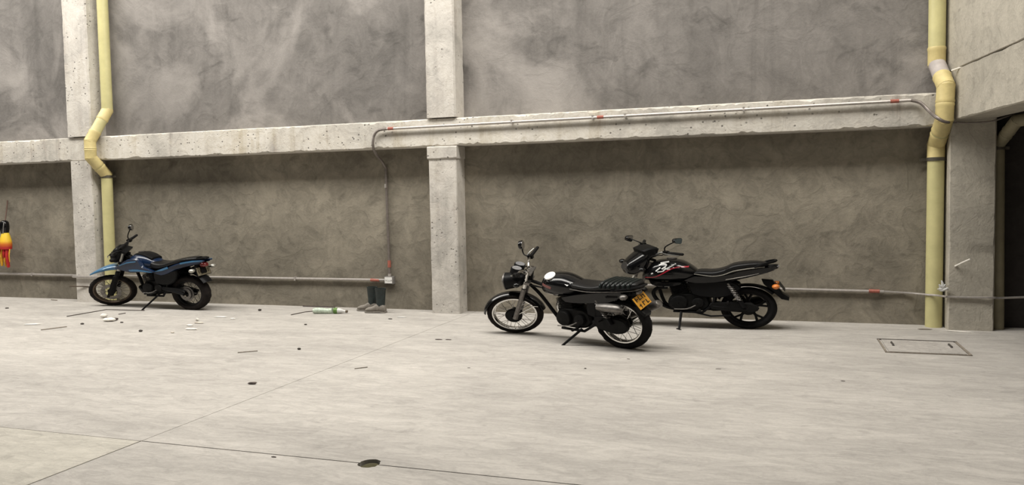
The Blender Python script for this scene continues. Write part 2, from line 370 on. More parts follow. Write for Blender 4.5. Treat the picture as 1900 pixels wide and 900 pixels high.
a = W3(1738, 118, -.10); b_ = W3(1755, 160, -PR-.11); c_ = W3(1752, 222, -PR-.11); d_ = W3(1737, 268, -.10); e_ = W3(1732, 600, -.10)
drain_pipe('thick yellow drain pipe kinked round the beam end beside the right-hand column',
           [(a.x, -.10, 7.0), (a.x, -.10, a.z), (b_.x, -PR-.11, b_.z), (c_.x, -PR-.11, c_.z), (d_.x, -.10, d_.z), (e_.x, -.10, 0.0)], .083,
           ['pvc_yellow', 'pvc_grey', 'pvc_yellow', 'pvc_yellow', 'pvc_yellow'], [(1, (-1, )), (2, (-1, 1)), (3, (-1, 1)), (4, (-1, 1))], [(4, .08)])
a = W3(1851, 600, -.12); b_ = W3(1852, 268, -.12); c_ = W3(1890, 222, -.55)
drain_pipe('yellow drain pipe darkened in colour for the shade right of the corner column',
           [(c_.x+.9, -.75, c_.z+.12), (c_.x+.02, -.40, c_.z), (b_.x, -.12, b_.z), (a.x, -.12, 0.0)], .06,
           ['pvc_shaded', 'pvc_shaded', 'pvc_shaded'], [(1, (-1, 1)), (2, (-1,))], [(2, .02)], 'pvc_shaded')
# ------------------------------------------------------------------ electrical conduit
def clip(root, p, n=(0, 1, 0)): G().box(p, (.022, .05, .05)).build('clip', 'conduit_steel', root)
def coupling(root, a_, b2, r=.024): G().cyl(a_, b2, r, n=10).build('coupling', 'coupling_red', root)
rc = .017
bx = W3(722, 520, -.05)
con = tag(empty('low_conduit', (0, 0, 0)), 'steel conduit along the foot of the wall, ending at the white junction box', 'conduit')
zl = W3(0, 507.5, -.03).z; z2 = W3(560, 519, -.03).z
G().tube([(-13, -.03, zl), (cxl[0]-.03, -.03, W3(138, 511, -.03).z)], rc, 8).build('conduit_run', 'conduit_steel', con)
cp = [(cxl[0]-.05, -.03, zl), (cxl[0]-.035, -PR-.02, zl), (cxl[0]+.02, -PR-.03, zl), (cxl[0]+wcol-.02, -PR-.03, zl), (cxl[0]+wcol+.05, -PR-.02, zl), (cxl[0]+wcol+.07, -.03, zl)]
G().tube(cp, rc, 8).build('conduit_run', 'conduit_steel', con)
G().tube([(cxl[0]+wcol+.06, -.03, zl), (bx.x-.06, -.03, bx.z)], rc, 8).build('conduit_run', 'conduit_steel', con)
p1 = W3(688, 519.5, -.03); p2 = W3(704, 520, -.03); coupling(con, (p1.x, -.03, p1.z), (p2.x, -.03, p2.z), .02)
for px, py in ((548, 517), (60, 509)): q = W3(px, py, -.03); clip(con, (q.x, -.025, q.z))
jb = tag(empty('junction_box', (bx.x, 0, bx.z)), 'small square junction box with white lid on the wall above the boots', 'junction box')
G().box((0, -.025, 0), (.13, .06, .10)).build('box_body', 'box_grey', jb); G().box((-.006, -.058, 0), (.105, .012, .078)).build('lid', 'box_white', jb)
for s_ in (-1, 1): G().cyl((s_*.038, -.064, 0), (s_*.038, -.068, 0), .006, n=8).build('screw', 'box_grey', jb)
G().box((.002, -.0652, 0), (.045, .002, .022)).build('label_print', 'plastic_clear', jb)
G().cyl((.0, -.03, .05), (.0, -.03, .085), .022, n=10).build('hub_fitting', 'conduit_steel', jb)
up = tag(empty('riser_conduit', (0, 0, 0)), 'steel conduit rising from the junction box and running right along the beam', 'conduit')
yb = -PR-.03
pts = [W3(724, 512, -.03), W3(717, 345, -.03), W3(716, 312, -.03), W3(709, 300, -.07), W3(697, 285, -.22), W3(692, 270, yb-.01), W3(694, 252, yb), W3(702, 242, yb), W3(718, 239, yb)]
pts[0].x = bx.x; pts[0].z = bx.z+.088
G().tube([pts[0], pts[1], pts[2]], rc*1.05, 8).build('conduit_run', 'conduit_dark', up)
G().tube(pts[2:], rc*1.05, 8, 4).build('conduit_bend', 'conduit_dark', up)
q0 = W3(718, 239, yb); q1 = W3(1690, 186, yb)
G().tube([q0, q1], rc, 8).build('conduit_run', 'conduit_steel', up)
for a_, b2 in ((720, 730), (1108, 1120), (1652, 1668)):
    f0 = (a_-718)/(1690-718); f1 = (b2-718)/(1690-718); coupling(up, W3(a_, 239-53*f0, yb), W3(b2, 239-53*f1, yb), .02)
for px in (950, 1100, 1160, 1380): clip(up, W3(px, 239-53*(px-718)/972, yb+.01))
q = pts[0].lerp(pts[1], .07); q2 = pts[0].lerp(pts[1], .15); coupling(up, q, q2, .022)
q = pts[1]; clip(up, (q.x, -.042, q.z))
hose = [q1, W3(1708, 191, yb-.01), W3(1724, 206, yb-.06), W3(1738, 218, -PR-.21), W3(1754, 226, -PR-.21), W3(1775, 227, -.34), W3(1800, 228, -.40), W3(1840, 225, -.44), W3(1868, 216, -.42), W3(1880, 212, -.36)]
G().tube(hose, [rc, rc, rc, rc, rc*.9, rc*.6, rc*.5, rc*.5, rc*.5, rc*.5], 8, 4).build('flexible_hose', 'conduit_dark', up)
rw = tag(empty('wall_conduit', (0, 0, 0)), 'thin low conduit and cable passing behind the red-striped motorcycle to the right-hand column', 'conduit')
k0 = W3(1120, 527, -.03); k1 = W3(1640, 541, -.03)
G().tube([k0, W3(1450, 536, -.03), k1], rc*.9, 8).build('conduit_run', 'conduit_steel', rw)
coupling(rw, W3(1612, 540, -.03), W3(1632, 540.5, -.03), .02)
G().tube([k1, W3(1690, 544, -.03), W3(1722, 547, -.17), W3(1737, 548, -.22), W3(1752, 550, -PR-.05), W3(1760, 551, -PR-.035), W3(1800, 552, -PR-.035), W3(1842, 552.5, -PR-.035), W3(1856, 553, -.22), W3(1920, 551, -.16), W3(1990, 550, -.05)], rc*.65, 7, 3).build('cable', 'conduit_steel', rw)
# plastic scrap tied round the cable at the column corner
kp = W3(1748, 538, -PR-.03); g_ = G()
random.seed(5)
for k in range(9):
    a_ = random.uniform(0, 6.28); l = random.uniform(.08, .17); d = Vector((math.cos(a_)*.5, -.25*random.random(), abs(math.sin(a_))*.7-.15))*l
    g_.tube([(0, 0, 0), d*.5+Vector((.01, -.008, .012)), d+Vector((random.uniform(-.02, .02), 0, .01))], [.034, .020, .006], 6, 2, flat=.6)
o = tag(g_.build('plastic_knot', 'plastic_clear'), 'crumpled white plastic strip knotted on the cable at the right-hand column', 'plastic scrap'); o.location = kp
# rods left in the concrete
def rod(name, a_, b2, r, mat, label, cat='rod'):
    o = tag(G().tube([Vector(a_)-Vector(a_), (Vector(b2)-Vector(a_))*.5+Vector((0, 0, .002)), Vector(b2)-Vector(a_)], r, 6, 2).build(name, mat), label, cat); o.location = a_; return o
rod('tie_wire', W3(1772, 494, -PR-.02), W3(1800, 481, -PR-.14), .009, 'paper_white', 'pale stub of rod sticking out of the right-hand column')
p_ = at(1766, 131, 'y', -.36); rod('tie_wire', p_, p_+Vector((.10, -.14, .02)), .010, 'paper_white', 'short white stub of rod sticking out of the mezzanine beam')
rod('tie_wire', W3(166, 532, -PR), W3(129, 531.5, -PR-.05), .008, 'rusty_rim', 'rusty rod sticking out of the column beside the blue motorcycle')
# ------------------------------------------------------------------ hanging bundle at the left edge
hp = W3(10, 455, -.14); bun = tag(empty('hanging_bundle', (hp.x, hp.y, W3(10, 497, -.14).z)), 'black, yellow and red bundle hung on a cord at the left edge', 'bundle')
def H(px, py, y=-.14): return W3(px, py, y)-Vector(bun.location)
G().tube([H(14, 372, -.02), H(12, 392, -.05), H(9, 412, -.12)], .010, 6, 3).build('cord', 'cord_brown', bun)
c0, c1 = H(8, 409), H(9, 437)
G().tube([c0, c0.lerp(c1, .12), c0.lerp(c1, .5), c0.lerp(c1, .8), c1], [.025, .06, .068, .058, .04], 14, 3).build('cap', 'gloss_black', bun)
G().tube([c0+Vector((.035, -.04, -.03)), c0+Vector((.035, -.055, -.12)), c0+Vector((.02, -.05, -.20))], .010, 6, 2).build('buckle_strap', 'aluminium', bun)
c0, c1 = H(10, 432), H(11, 462)
G().tube([c0, c0.lerp(c1, .3), c0.lerp(c1, .65), c1], [.05, .072, .088, .085], 16, 4).build('pouch', 'cloth_gradient', bun)
for a_, b2, mt, rr in (((6, 458), (4, 493), 'cloth_yellow', .032), ((11, 458), (10, 480), 'cloth_red', .045), ((14, 458), (16, 496), 'cloth_red', .036), ((1, 458), (-2, 490), 'cloth_red', .03), ((10, 470), (11, 495), 'cloth_yellow', .018), ((18, 462), (18, 486), 'cloth_yellow', .010)):
    p_, q = H(*a_), H(*b2); G().tube([p_, p_.lerp(q, .5)+Vector((.012, -.02, 0)), q], [rr, rr*1.05, rr*.7], 8, 3, flat=.5).build('strap', mt, bun)
# ------------------------------------------------------------------ rubber boots
def boot(loc, rz, label):
    o = tag(empty('rubber_boot', loc), label, 'boot', 'pair of rubber boots by the wall'); o.rotation_euler = (0, 0, rz)
    g_ = G(); rs = []
    for z, cx, lx, ly in ((.045, .0, .055, .046), (.10, -.005, .056, .047), (.16, -.008, .058, .05), (.24, -.008, .064, .056), (.295, -.008, .068, .06), (.30, -.008, .072, .063), (.318, -.008, .072, .063), (.318, -.008, .06, .052), (.20, -.008, .052, .046)):
        rs.append([(cx+lx*math.cos(a_), ly*math.sin(a_), z) for a_ in [2*math.pi*k/18 for k in range(18)]])
    g_.rings(rs).build('shaft', 'boot_green', o)
    G().hull([(-.075, .02, .055, .03, 2.2), (-.06, .012, .10, .045, 2.6), (-.01, .012, .13, .048, 2.6), (.05, .012, .115, .046, 2.5), (.10, .012, .085, .05, 2.4), (.155, .012, .072, .05, 2.4), (.195, .016, .055, .035, 2.2), (.205, .025, .04, .015, 2.0)], 16, 3).build('foot', 'boot_grey', o)
    G().hull([(-.08, 0, .022, .035, 3), (-.03, 0, .022, .048, 3), (.0, .006, .022, .044, 3), (.10, .002, .022, .052, 3), (.18, 0, .022, .048, 3), (.212, .004, .022, .02, 3)], 14, 3).build('sole', 'boot_grey', o)
    return o
p_ = on_floor(683, 574); boot((p_.x+.13, -.235, 0), R(184), 'dark green and grey rubber boot, left one of the pair under the junction box')
p_ = on_floor(707, 576); boot((p_.x+.10, -.37, 0), R(186), 'dark green and grey rubber boot, right one of the pair under the junction box')
# ------------------------------------------------------------------ litter on the floor
pb = on_floor(610, 582); bot = tag(empty('plastic_bottle', (pb.x, pb.y, 0)), 'flattened pale green plastic bottle lying on the floor left of the boots', 'bottle'); bot.rotation_euler = (0, 0, R(12))
G().tube([(-.20, 0, .036), (-.195, 0, .037), (-.12, 0, .040), (-.03, 0, .034), (.05, 0, .038)], [.022, .036, .040, .034, .038], 14, 3).build('bottle_body', 'bottle_green', bot)
G().tube([(.07, 0, .038), (.12, 0, .038)], .0385, 14).build('label_band', 'bottle_label', bot)
G().tube([(.12, 0, .038), (.16, 0, .036), (.20, 0, .03), (.23, 0, .028)], [.036, .030, .017, .014], 14, 3).build('neck', 'plastic_clear', bot); G().cyl((.225, 0, .028), (.25, 0, .028), .017, n=12).build('cap', 'bottle_brown', bot)
def stick(p0, p1, r, mat, label, name='stick', mid=None):
    a_, b2 = on_floor(*p0, r), on_floor(*p1, r); r *= .62; q = [Vector((0, 0, 0))]+([on_floor(*mid, r)-a_] if mid else [])+[b2-a_]
    o = tag(G().tube(q, r, 6).build(name, mat), label, 'wire' if name == 'wire' else 'stick', 'sticks and wires on the floor'); o.location = a_; return o
stick((124, 587), (268, 576), .008, 'dark_wood', 'long dark wire bent at the middle, on the floor before the blue motorcycle', 'wire', (197, 574.5))
stick((76, 612), (124, 606), .009, 'grey_wood', 'thin grey stick on the floor at far left below the bent wire')
stick((220, 583), (233, 581), .008, 'dark_wood', 'short dark twig on the floor between the bent wire and crumpled paper')
stick((540, 584), (584, 577), .008, 'dark_wood', 'dark curved twig on the floor just left of the green bottle', 'stick', (565, 579))
stick((562, 567.8), (622, 569.8), .012, 'dark_wood', 'dark strip lying along the wall foot behind the green bottle')
stick((441, 654), (478, 651), .007, 'grey_wood', 'thin pale-brown straw alone on the floor in the left half')
stick((658, 684), (682, 681), .006, 'grey_wood', 'short thin straw on the floor below and right of the lone dark pebble')
stick((95, 556), (106, 557), .010, 'grey_wood', 'small pale stick near the wall left of the leftmost column')
def chip(px, py, l, w, h, mat, label, rz=0.0, cat='debris', name='debris_chip', seed=0):
    p_ = on_floor(px, py); g_ = G(); rs = []; random.seed(seed+int(px))
    for k in range(7):
        t_ = -1+2*k/6; s_ = max(.12, (1-t_*t_)**.5); j = random.uniform(.7, 1.15)
        rs.append([(t_*l/2, w/2*s_*j*math.cos(a_), max(0, h*.5+h*.5*s_*random.uniform(.75, 1.2)*math.sin(a_))) for a_ in [2*math.pi*q/8 for q in range(8)]])
    o = tag(g_.rings(rs).build(name, mat), label, cat, 'scraps scattered on the floor'); o.location = (p_.x, p_.y, -.0005); o.rotation_euler = (0, 0, rz); return o
chip(468, 713, .075, .03, .018, 'dark_wood', 'dark split wood chip alone on the floor at lower left', R(15), 'wood chip', 'wood_chip')
chip(470, 711.5, .06, .02, .014, 'grey_wood', 'brown sliver lying against the dark split wood chip', R(28), 'wood chip', 'wood_chip')
chip(814, 630.5, .085, .035, .008, 'dark_wood', 'left one of two flat dark scraps below the middle column', 0, 'scrap', 'flat_scrap')
chip(832, 630.8, .07, .03, .008, 'dark_wood', 'right one of two flat dark scraps below the middle column', 0, 'scrap', 'flat_scrap')
chip(555, 649, .04, .03, .022, 'stone_dark', 'dark round pebble alone on the open floor left of centre', 0, 'pebble', 'pebble')
chip(724, 592.5, .06, .02, .012, 'stone_dark', 'small dark sliver on the floor in front of the boots', 0, 'scrap', 'flat_scrap')
chip(745, 589, .12, .04, .010, 'plastic_clear', 'clear thin plastic scrap on the floor right of the boots', R(10), 'scrap', 'flat_scrap')
chip(567, 603, .04, .03, .015, 'stone_dark', 'small brown pebble in front of the green bottle', 0, 'pebble', 'pebble')
chip(203, 596.5, .16, .10, .05, 'paper_white', 'crumpled white paper on the floor below the blue motorcycle', R(20), 'paper', 'crumpled_paper')
chip(215, 594.5, .07, .05, .035, 'dark_wood', 'dark reddish scrap beside the crumpled paper', 0, 'scrap', 'flat_scrap')
chip(193, 590, .09, .06, .06, 'paper_white', 'upright curl of white paper touching the crumpled paper', R(50), 'paper', 'crumpled_paper')
chip(226, 599, .05, .03, .015, 'stone_dark', 'dark crumb right of the crumpled paper', 0, 'pebble', 'pebble')
chip(355, 612, .16, .05, .022, 'paper_white', 'flat white plaster flake nearest the camera of those under the blue motorcycle tail', R(8), 'flake', 'plaster_flake')
chip(352, 604.5, .10, .05, .018, 'paper_white', 'small white plaster flake just behind the nearest one', R(-8), 'flake', 'plaster_flake')
chip(369, 600, .14, .05, .02, 'stone_pale', 'buff lump with brown edge among the plaster flakes', 0, 'flake', 'plaster_flake')
chip(366, 596, .05, .04, .04, 'paper_white', 'upright white crumb on top of the buff lump', 0, 'flake', 'plaster_flake')
chip(409, 588.8, .20, .05, .014, 'paper_white', 'long white flake on the floor right of the blue motorcycle rear wheel', R(4), 'flake', 'plaster_flake')
chip(432, 592, .08, .04, .014, 'paper_white', 'short white flake right of the long white flake', 0, 'flake', 'plaster_flake')
chip(482, 577, .05, .04, .03, 'stone_dark', 'dark pebble near the wall halfway from blue motorcycle to boots', 0, 'pebble', 'pebble')
chip(60, 602.5, .22, .06, .014, 'paper_white', 'flat white flake on the floor at far left', R(20), 'flake', 'plaster_flake')
chip(13, 572.5, .07, .04, .016, 'stone_dark', 'dark crumb on the floor at the left edge', 0, 'pebble', 'pebble')
chip(261, 615.5, .05, .04, .025, 'stone_dark', 'dark pebble on the floor below the blue motorcycle stand', 0, 'pebble', 'pebble')
chip(320, 618, .05, .03, .016, 'stone_pale', 'buff crumb on the floor right of the dark pebble below the blue motorcycle', 0, 'pebble', 'pebble')
chip(153, 602, .05, .04, .02, 'stone_dark', 'dark pebble left of the crumpled paper', 0, 'pebble', 'pebble')
chip(508, 848.5, .035, .012, .006, 'dark_wood', 'small dark flake beside the floor joint left of the broken hole', 0, 'scrap', 'flat_scrap')
chip(1166, 666.5, .03, .012, .006, 'dark_wood', 'tiny dark sliver on the floor below the rear wheel of the yellow-plated motorcycle', 0, 'scrap', 'flat_scrap')
chip(1086, 684.5, .02, .016, .010, 'stone_dark', 'tiny dark pebble on the open floor below the middle motorcycle', 0, 'pebble', 'pebble')
chip(1333, 685, .05, .012, .005, 'dark_wood', 'thin dark splinter on the floor left of another, right half', 0, 'scrap', 'flat_scrap')
chip(1564, 707.5, .035, .015, .006, 'dark_wood', 'dark splinter on the open floor below the hatch cover', 0, 'scrap', 'flat_scrap')
chip(870, 683, .03, .01, .005, 'dark_wood', 'tiny dark splinter on the floor below the flat scraps', 0, 'scrap', 'flat_scrap')
chip(1780, 616, .26, .03, .012, 'paper_white', 'thin pale strip lying at the foot of the right-hand column', R(-20), 'scrap', 'flat_scrap')
chip(1716, 612, .14, .03, .014, 'grey_wood', 'brown crumbs at the foot of the thick right-hand pipe', 0, 'scrap', 'flat_scrap')
# ------------------------------------------------------------------ motorcycles (local: x forward, y to the rider's left, z up; origin at the rear tyre contact)
def steerer(px, pz, rake, ang):
    ax = Vector((-math.sin(R(rake)), 0, math.cos(R(rake)))); rot = Matrix.Rotation(R(ang), 3, ax); o = Vector((px, 0, pz))
    return lambda v: rot @ (v-o)+o
def wheel(root, c, rx, rz, w, fn=lambda v: v, tread='road', tyre_mat='tyre_rubber', rim_mat='chrome', style='wire', hub_r=.055, hub_mat='satin_black', inner=.77, disc=None, drum=None):
    n = 72
    prof = [(inner, -w*.34), (inner+.07, -w*.5), (.90, -w*.5), (.96, -w*.36), (.99, -w*.18), (1.0, 0), (.99, w*.18), (.96, w*.36), (.90, w*.5), (inner+.07, w*.5), (inner, w*.34)]
    if tread == 'knob': jag = lambda i, j: (.022 if ((i//2+(j % 2)) % 2 == 0) else -.012) if 2 < j < 8 else (.010 if i % 4 < 2 and j in (2, 8) else 0)
    elif tread == 'road': jag = lambda i, j: (-.010 if i % 3 == 0 else 0) if j in (3, 4, 6, 7) else 0
    else: jag = None
    ty = G().lathe(prof, c, n, rx, rz, jag).xf(fn).build('tyre', tyre_mat, root, 50)
    ri, ro = inner-.075, inner+.015
    G().lathe([(ro, -w*.36), (ro, -w*.30), (inner-.03, -w*.2), (inner-.03, w*.2), (ro, w*.30), (ro, w*.36), (inner-.035, w*.34), (ri, w*.16), (ri, -w*.16), (inner-.035, -w*.34)], c, 48, rx, rz).xf(fn).build('rim', rim_mat, ty, 40)
    G().lathe([(.012, -.075), (.03, -.075), (.03, -.055), (hub_r, -.05), (hub_r, -.035), (hub_r*.62, -.028), (hub_r*.62, .028), (hub_r, .035), (hub_r, .05), (.03, .055), (.03, .075), (.012, .075)], c, 24).xf(fn).build('hub', hub_mat, ty)
    if style == 'wire':
        g_ = G()
        for k in range(32):
            a = 2*math.pi*k/32; sd = 1 if k % 2 else -1; da = (.5 if (k//2) % 2 else -.5)
            p0 = (c[0]+hub_r*.95*math.cos(a+da), c[1]+sd*.04, c[2]+hub_r*.95*math.sin(a+da)); p1 = (c[0]+ri*rx*math.cos(a), c[1]+sd*.008, c[2]+ri*rz*math.sin(a))
            g_.tube([p0, p1], .0028, 4)
        tag(g_.xf(fn).build('spokes', 'chrome' if rim_mat == 'chrome' else 'worn_steel', ty), kind='stuff')
    else:
        for k in range(5):
            a = 2*math.pi*k/5+.3; P = lambda r_, t_: (c[0]+r_*rx*math.cos(t_), c[1], c[2]+r_*rz*math.sin(t_))
            g_ = G().tube([P(.16, a), P(.42, a)], [.020, .014], 8); g_.tube([P(.40, a), P(.71, a+.20)], [.013, .012], 8); g_.tube([P(.40, a), P(.71, a-.20)], [.013, .012], 8)
            g_.xf(fn).build('cast_spoke', 'satin_black', ty)
    if disc:
        y = disc[1]; G().lathe([(disc[0]*.62, y-.003), (disc[0], y-.003), (disc[0], y+.003), (disc[0]*.62, y+.003)], c, 36).xf(fn).build('brake_disc', 'worn_steel', ty)
    if drum: G().lathe([(.012, .03), (drum*.95, .03), (drum, .04), (drum, .058), (drum*.85, .070), (.03, .076), (.012, .076)], c, 28).xf(fn).build('brake_drum', 'engine_black', ty)
    return ty
def both(fn_build):
    for s_ in (1, -1): fn_build(s_)
def text_mesh(txt, size, mat, parent, mw, name='plate_text'):
    cu = bpy.data.curves.new(name, 'FONT'); cu.body = txt; cu.size = size; cu.align_x = 'CENTER'; cu.align_y = 'CENTER'; cu.extrude = .0015; cu.resolution_u = 2
    tmp = bpy.data.objects.new('tmp', cu); COL.objects.link(tmp); dg = bpy.context.evaluated_depsgraph_get(); me = bpy.data.meshes.new_from_object(tmp.evaluated_get(dg))
    bpy.data.objects.remove(tmp); o = bpy.data.objects.new(name, me); me.materials.clear(); me.materials.append(M[mat]); me.transform(mw); COL.objects.link(o); o.parent = parent; return o
def mirror(root, base, bend, head, tilt, size, shape, fn, glass='mirror_glass', mat='gloss_black', yaw=0.0):
    "stalk from the bar, oval or angular head facing back"
    st = G().tube([base, bend, head], .007, 7, 4).xf(fn).build('mirror', 'satin_black', root)
    a, b2 = size; rs = []; rg = []
    n = 20; rot = Matrix.Rotation(R(tilt), 3, 'X'); yw = Matrix.Rotation(R(yaw), 3, 'Z')
    def ring(k, x):
        out = []
        for i in range(n):
            t_ = 2*math.pi*i/n; ca, sa = math.cos(t_), math.sin(t_); e = 2 if shape == 'round' else 3.2
            yy = a*math.copysign(abs(ca)**(2/e), ca); zz = b2*math.copysign(abs(sa)**(2/e), sa)*(1 if shape == 'round' else (1-.25*ca))
            p = yw @ (Vector((x, 0, 0))+(rot @ Vector((0, yy*k, zz*k)))); out.append((head[0]+p.x, head[1]+p.y, head[2]+p.z))
        return out
    G().rings([ring(.55, .028), ring(.85, .02), ring(1, 0), ring(1, -.012), ring(.93, -.014)]).xf(fn).build('mirror_shell', mat, st)
    G().rings([ring(.90, -.0125), ring(.90, -.0165)]).xf(fn).build('mirror_glass', glass, st)
def signal(root, p, d, fn=lambda v: v, lens='signal_orange', stem=.06):
    p = Vector(p); d = Vector(d).normalized(); e = p+d*stem
    s_ = G().tube([p, e], .010, 7).xf(fn).build('turn_signal', 'satin_black', root)
    G().ball(e+d*.03, .036, .040, .030, 12, 7).xf(fn).build('signal_lens', lens, s_)
def bar_set(root, pts, grip, fn, mat, lever=True, r=.012):
    hb = G().tube([(x, -y, z) for x, y, z in reversed(pts)]+list(pts[0:]), r, 8, 4).xf(fn).build('handlebar', mat, root)
    for s_ in (1, -1):
        a, b2 = [Vector((x, s_*y, z)) for x, y, z in grip]; d = (b2-a).normalized()
        G().tube([a, a+d*.008, b2-d*.01, b2], [.017, .018, .017, .012], 10).xf(fn).build('grip', 'matte_black', hb)
        G().box(a-d*.03, (.05, .05, .045)).xf(fn).build('switch_housing', 'satin_black', hb)
        if lever: G().tube([a-d*.03+Vector((.035, 0, 0)), a+d*.03+Vector((.055, 0, -.004)), b2+Vector((.045, 0, -.012))], [.008, .007, .005], 6, 3).xf(fn).build('lever', 'aluminium', hb)
    return hb
def kickstand(root, a, b2): G().tube([a, b2], [.014, .012], 7).tube([Vector(b2)+Vector((.02, -.02, 0)), Vector(b2)+Vector((-.02, .035, -.004))], [.013, .013], 6, flat=.5).build('kickstand', 'satin_black', root)
def pegs(root, spots):
    for (x, y, z, l) in spots: G().tube([(x, y, z), (x+.0, y+math.copysign(l, y), z-.004)], [.011, .014], 7).build('footpeg', 'matte_black', root)
def engine(root, c, rake=12, fins=8, fin_w=.17, fin_l=.15, cyl_h=.17, mat='engine_black', case=None):
    "single cylinder engine: crankcase with round covers, finned barrel and head"
    x, z = c; e = G().plate(case or [(x-.22, z+.05), (x-.16, z+.10), (x-.02, z+.11), (x+.12, z+.09), (x+.17, z+.0), (x+.14, z-.08), (x+.02, z-.11), (x-.15, z-.10), (x-.23, z-.04)], -.10, .10, 3, .02).build('engine', mat, root)
    for px, pz, r_ in ((x+.06, z-.005, .085), (x-.12, z-.005, .06)):
        for s_ in (1, -1): G().lathe([(.004, s_*.085), (r_, s_*.085), (r_, s_*.12), (r_*.88, s_*.135), (r_*.45, s_*.14), (.004, s_*.14)], (px, 0, pz), 24).build('engine_cover', mat, e)
    rot = Matrix.Rotation(R(rake), 3, 'Y'); b0 = Vector((x+.05, 0, z+.085)); up_ = rot @ Vector((0, 0, 1))
    G().cyl(b0, b0+up_*cyl_h, .06, n=14).build('barrel', mat, e)
    for k in range(fins): G().box(b0+up_*(.018+k*(cyl_h-.02)/fins), (fin_l, fin_w, .007), rot).build('cooling_fin', mat, e)
    G().box(b0+up_*(cyl_h+.035), (fin_l*.86, fin_w*.8, .07), rot).build('cylinder_head', mat, e)
    G().tube([b0+up_*cyl_h+Vector((.06, .06, 0)), b0+up_*cyl_h+Vector((.12, .09, .03)), b0+up_*(cyl_h+.1)+Vector((.05, .03, .05))], .006, 6, 3).build('spark_lead', 'matte_black', e)
    G().tube([b0+up_*cyl_h+Vector((-.06, 0, .0)), b0+up_*cyl_h+Vector((-.13, 0, .02))], [.026, .03], 10).build('carburettor', 'aluminium', e)
    G().tube([(x-.10, .135, z-.03), (x-.02, .16, z-.07), (x+.10, .165, z-.075)], .007, 6, 3).build('gear_lever', 'worn_steel', e)
    return e
def shock(root, a, b2):
    a, b2 = Vector(a), Vector(b2); s_ = G().cyl(a, b2, .011, n=8).build('shock_absorber', 'worn_steel', root); pts = []
    for k in range(61):
        f_ = k/60; p_ = a.lerp(b2, .14+.6*f_); t_ = f_*2*math.pi*8; pts.append(p_+Vector((math.cos(t_)*.025, math.sin(t_)*.025, 0)))
    G().tube(pts, .0055, 5).build('spring', 'worn_steel', s_)
    G().cyl(a.lerp(b2, .7), b2, .022, n=10).build('damper_body', 'satin_black', s_)
def bike(name, label, front_px, rear_px, kh, kv, lean):
    a, b2 = on_floor(*front_px), on_floor(*rear_px); d = a-b2
    o = tag(empty(name, (b2.x, b2.y, 0)), label, 'motorcycle', 'parked motorcycles'); o.rotation_euler = (R(-lean), 0, math.atan2(d.y, d.x)); o.scale = (kh, kh, kv); return o
def strip_on(secs, pts, w, mat, name, parent, side=1, sub=4, lift=.002):
    "decal ribbon lying on the flank of a hull() body"
    def flank(x, z):
        s_ = [(*c, *(2.4, 0.0)[len(c)-4:]) if len(c) < 6 else c for c in secs]
        s_ = catmull(s_, 6); i = min(range(len(s_)), key=lambda k: abs(s_[k][0]-x)); x_, z0, z1, ww, e, sl = s_[i]
        u_ = min(.98, abs((z-(z0+z1)/2)/((z1-z0)/2))); return ww*(1-u_**e)**(1/e)
    q = catmull(pts, sub); n = len(q); rs = []
    for i, (x, z) in enumerate(q):
        x2, z2 = q[min(i+1, n-1)]; x1, z1 = q[max(i-1, 0)]; l = math.hypot(x2-x1, z2-z1) or 1; nx, nz = -(z2-z1)/l*w/2, (x2-x1)/l*w/2
        ring = [(x+nx, side*(flank(x+nx, z+nz)+lift), z+nz), (x-nx, side*(flank(x-nx, z-nz)+lift), z-nz)]
        ring += [(p[0], p[1]-side*.012, p[2]) for p in reversed(ring)]; rs.append(ring)
    return G().rings(rs).build(name, mat, parent)
def settle(v): t_ = max(0, min(1, (v.z-.48)/.3)); k_ = max(0, min(1, (.02-v.x)/.34))*max(0, min(1, (v.z-.52)/.1)); return Vector((v.x, v.y*(1-.5*k_), v.z-.05*t_*t_*(3-2*t_)))
POST[0] = settle
# ---- middle motorcycle: plain black commuter with yellow plate
B = bike('motorcycle', 'black motorcycle with ribbed seat, wire wheels and yellow number plate, nearest the camera', (962, 618), (1160, 645.5), 1.1, .9, 7)
fn = steerer(1.20, .26, 22, 28)
wheel(B, (0, 0, .272), .282, .272, .095, tread='knob', rim_mat='chrome', hub_r=.07, drum=.10, inner=.76)
wheel(B, (1.255, 0, .25), .285, .25, .075, fn, rim_mat='chrome', tyre_mat='tyre_dusty', hub_r=.06, drum=.085, inner=.79)
both(lambda s_: (lambda p: G().tube([(1.08, s_*.085, .60), (1.01, s_*.085, .79)], .016, 10).xf(fn).build('fork_tube', 'chrome', p))(G().tube([(1.235, s_*.085, .225), (1.16, s_*.085, .40), (1.085, s_*.085, .59)], [.026, .024, .024], 10).xf(fn).build('fork_slider', 'worn_steel', B)))
G().box((1.04, 0, .66), (.05, .22, .03), Matrix.Rotation(R(-22), 3, 'Y')).box((1.01, 0, .775), (.06, .20, .025), Matrix.Rotation(R(-22), 3, 'Y')).xf(fn).build('triple_clamp', 'worn_steel', B)
G().arc((1.255, 0, .25), .315, .285, 8, 172, .062, n=30, drop=.5).xf(fn).build('front_fender', 'gloss_black', B)
both(lambda s_: G().tube([(1.235, s_*.075, .25), (1.03, s_*.07, .36), (.985, s_*.05, .34)], .006, 6).xf(fn).build('fender_stay', 'chrome', B))
hl = G().tube([(1.08, 0, .68), (1.12, 0, .68), (1.20, 0, .675), (1.27, 0, .67)], [.045, .075, .092, .098], 20, 3).xf(fn).build('headlight', 'satin_black', B)
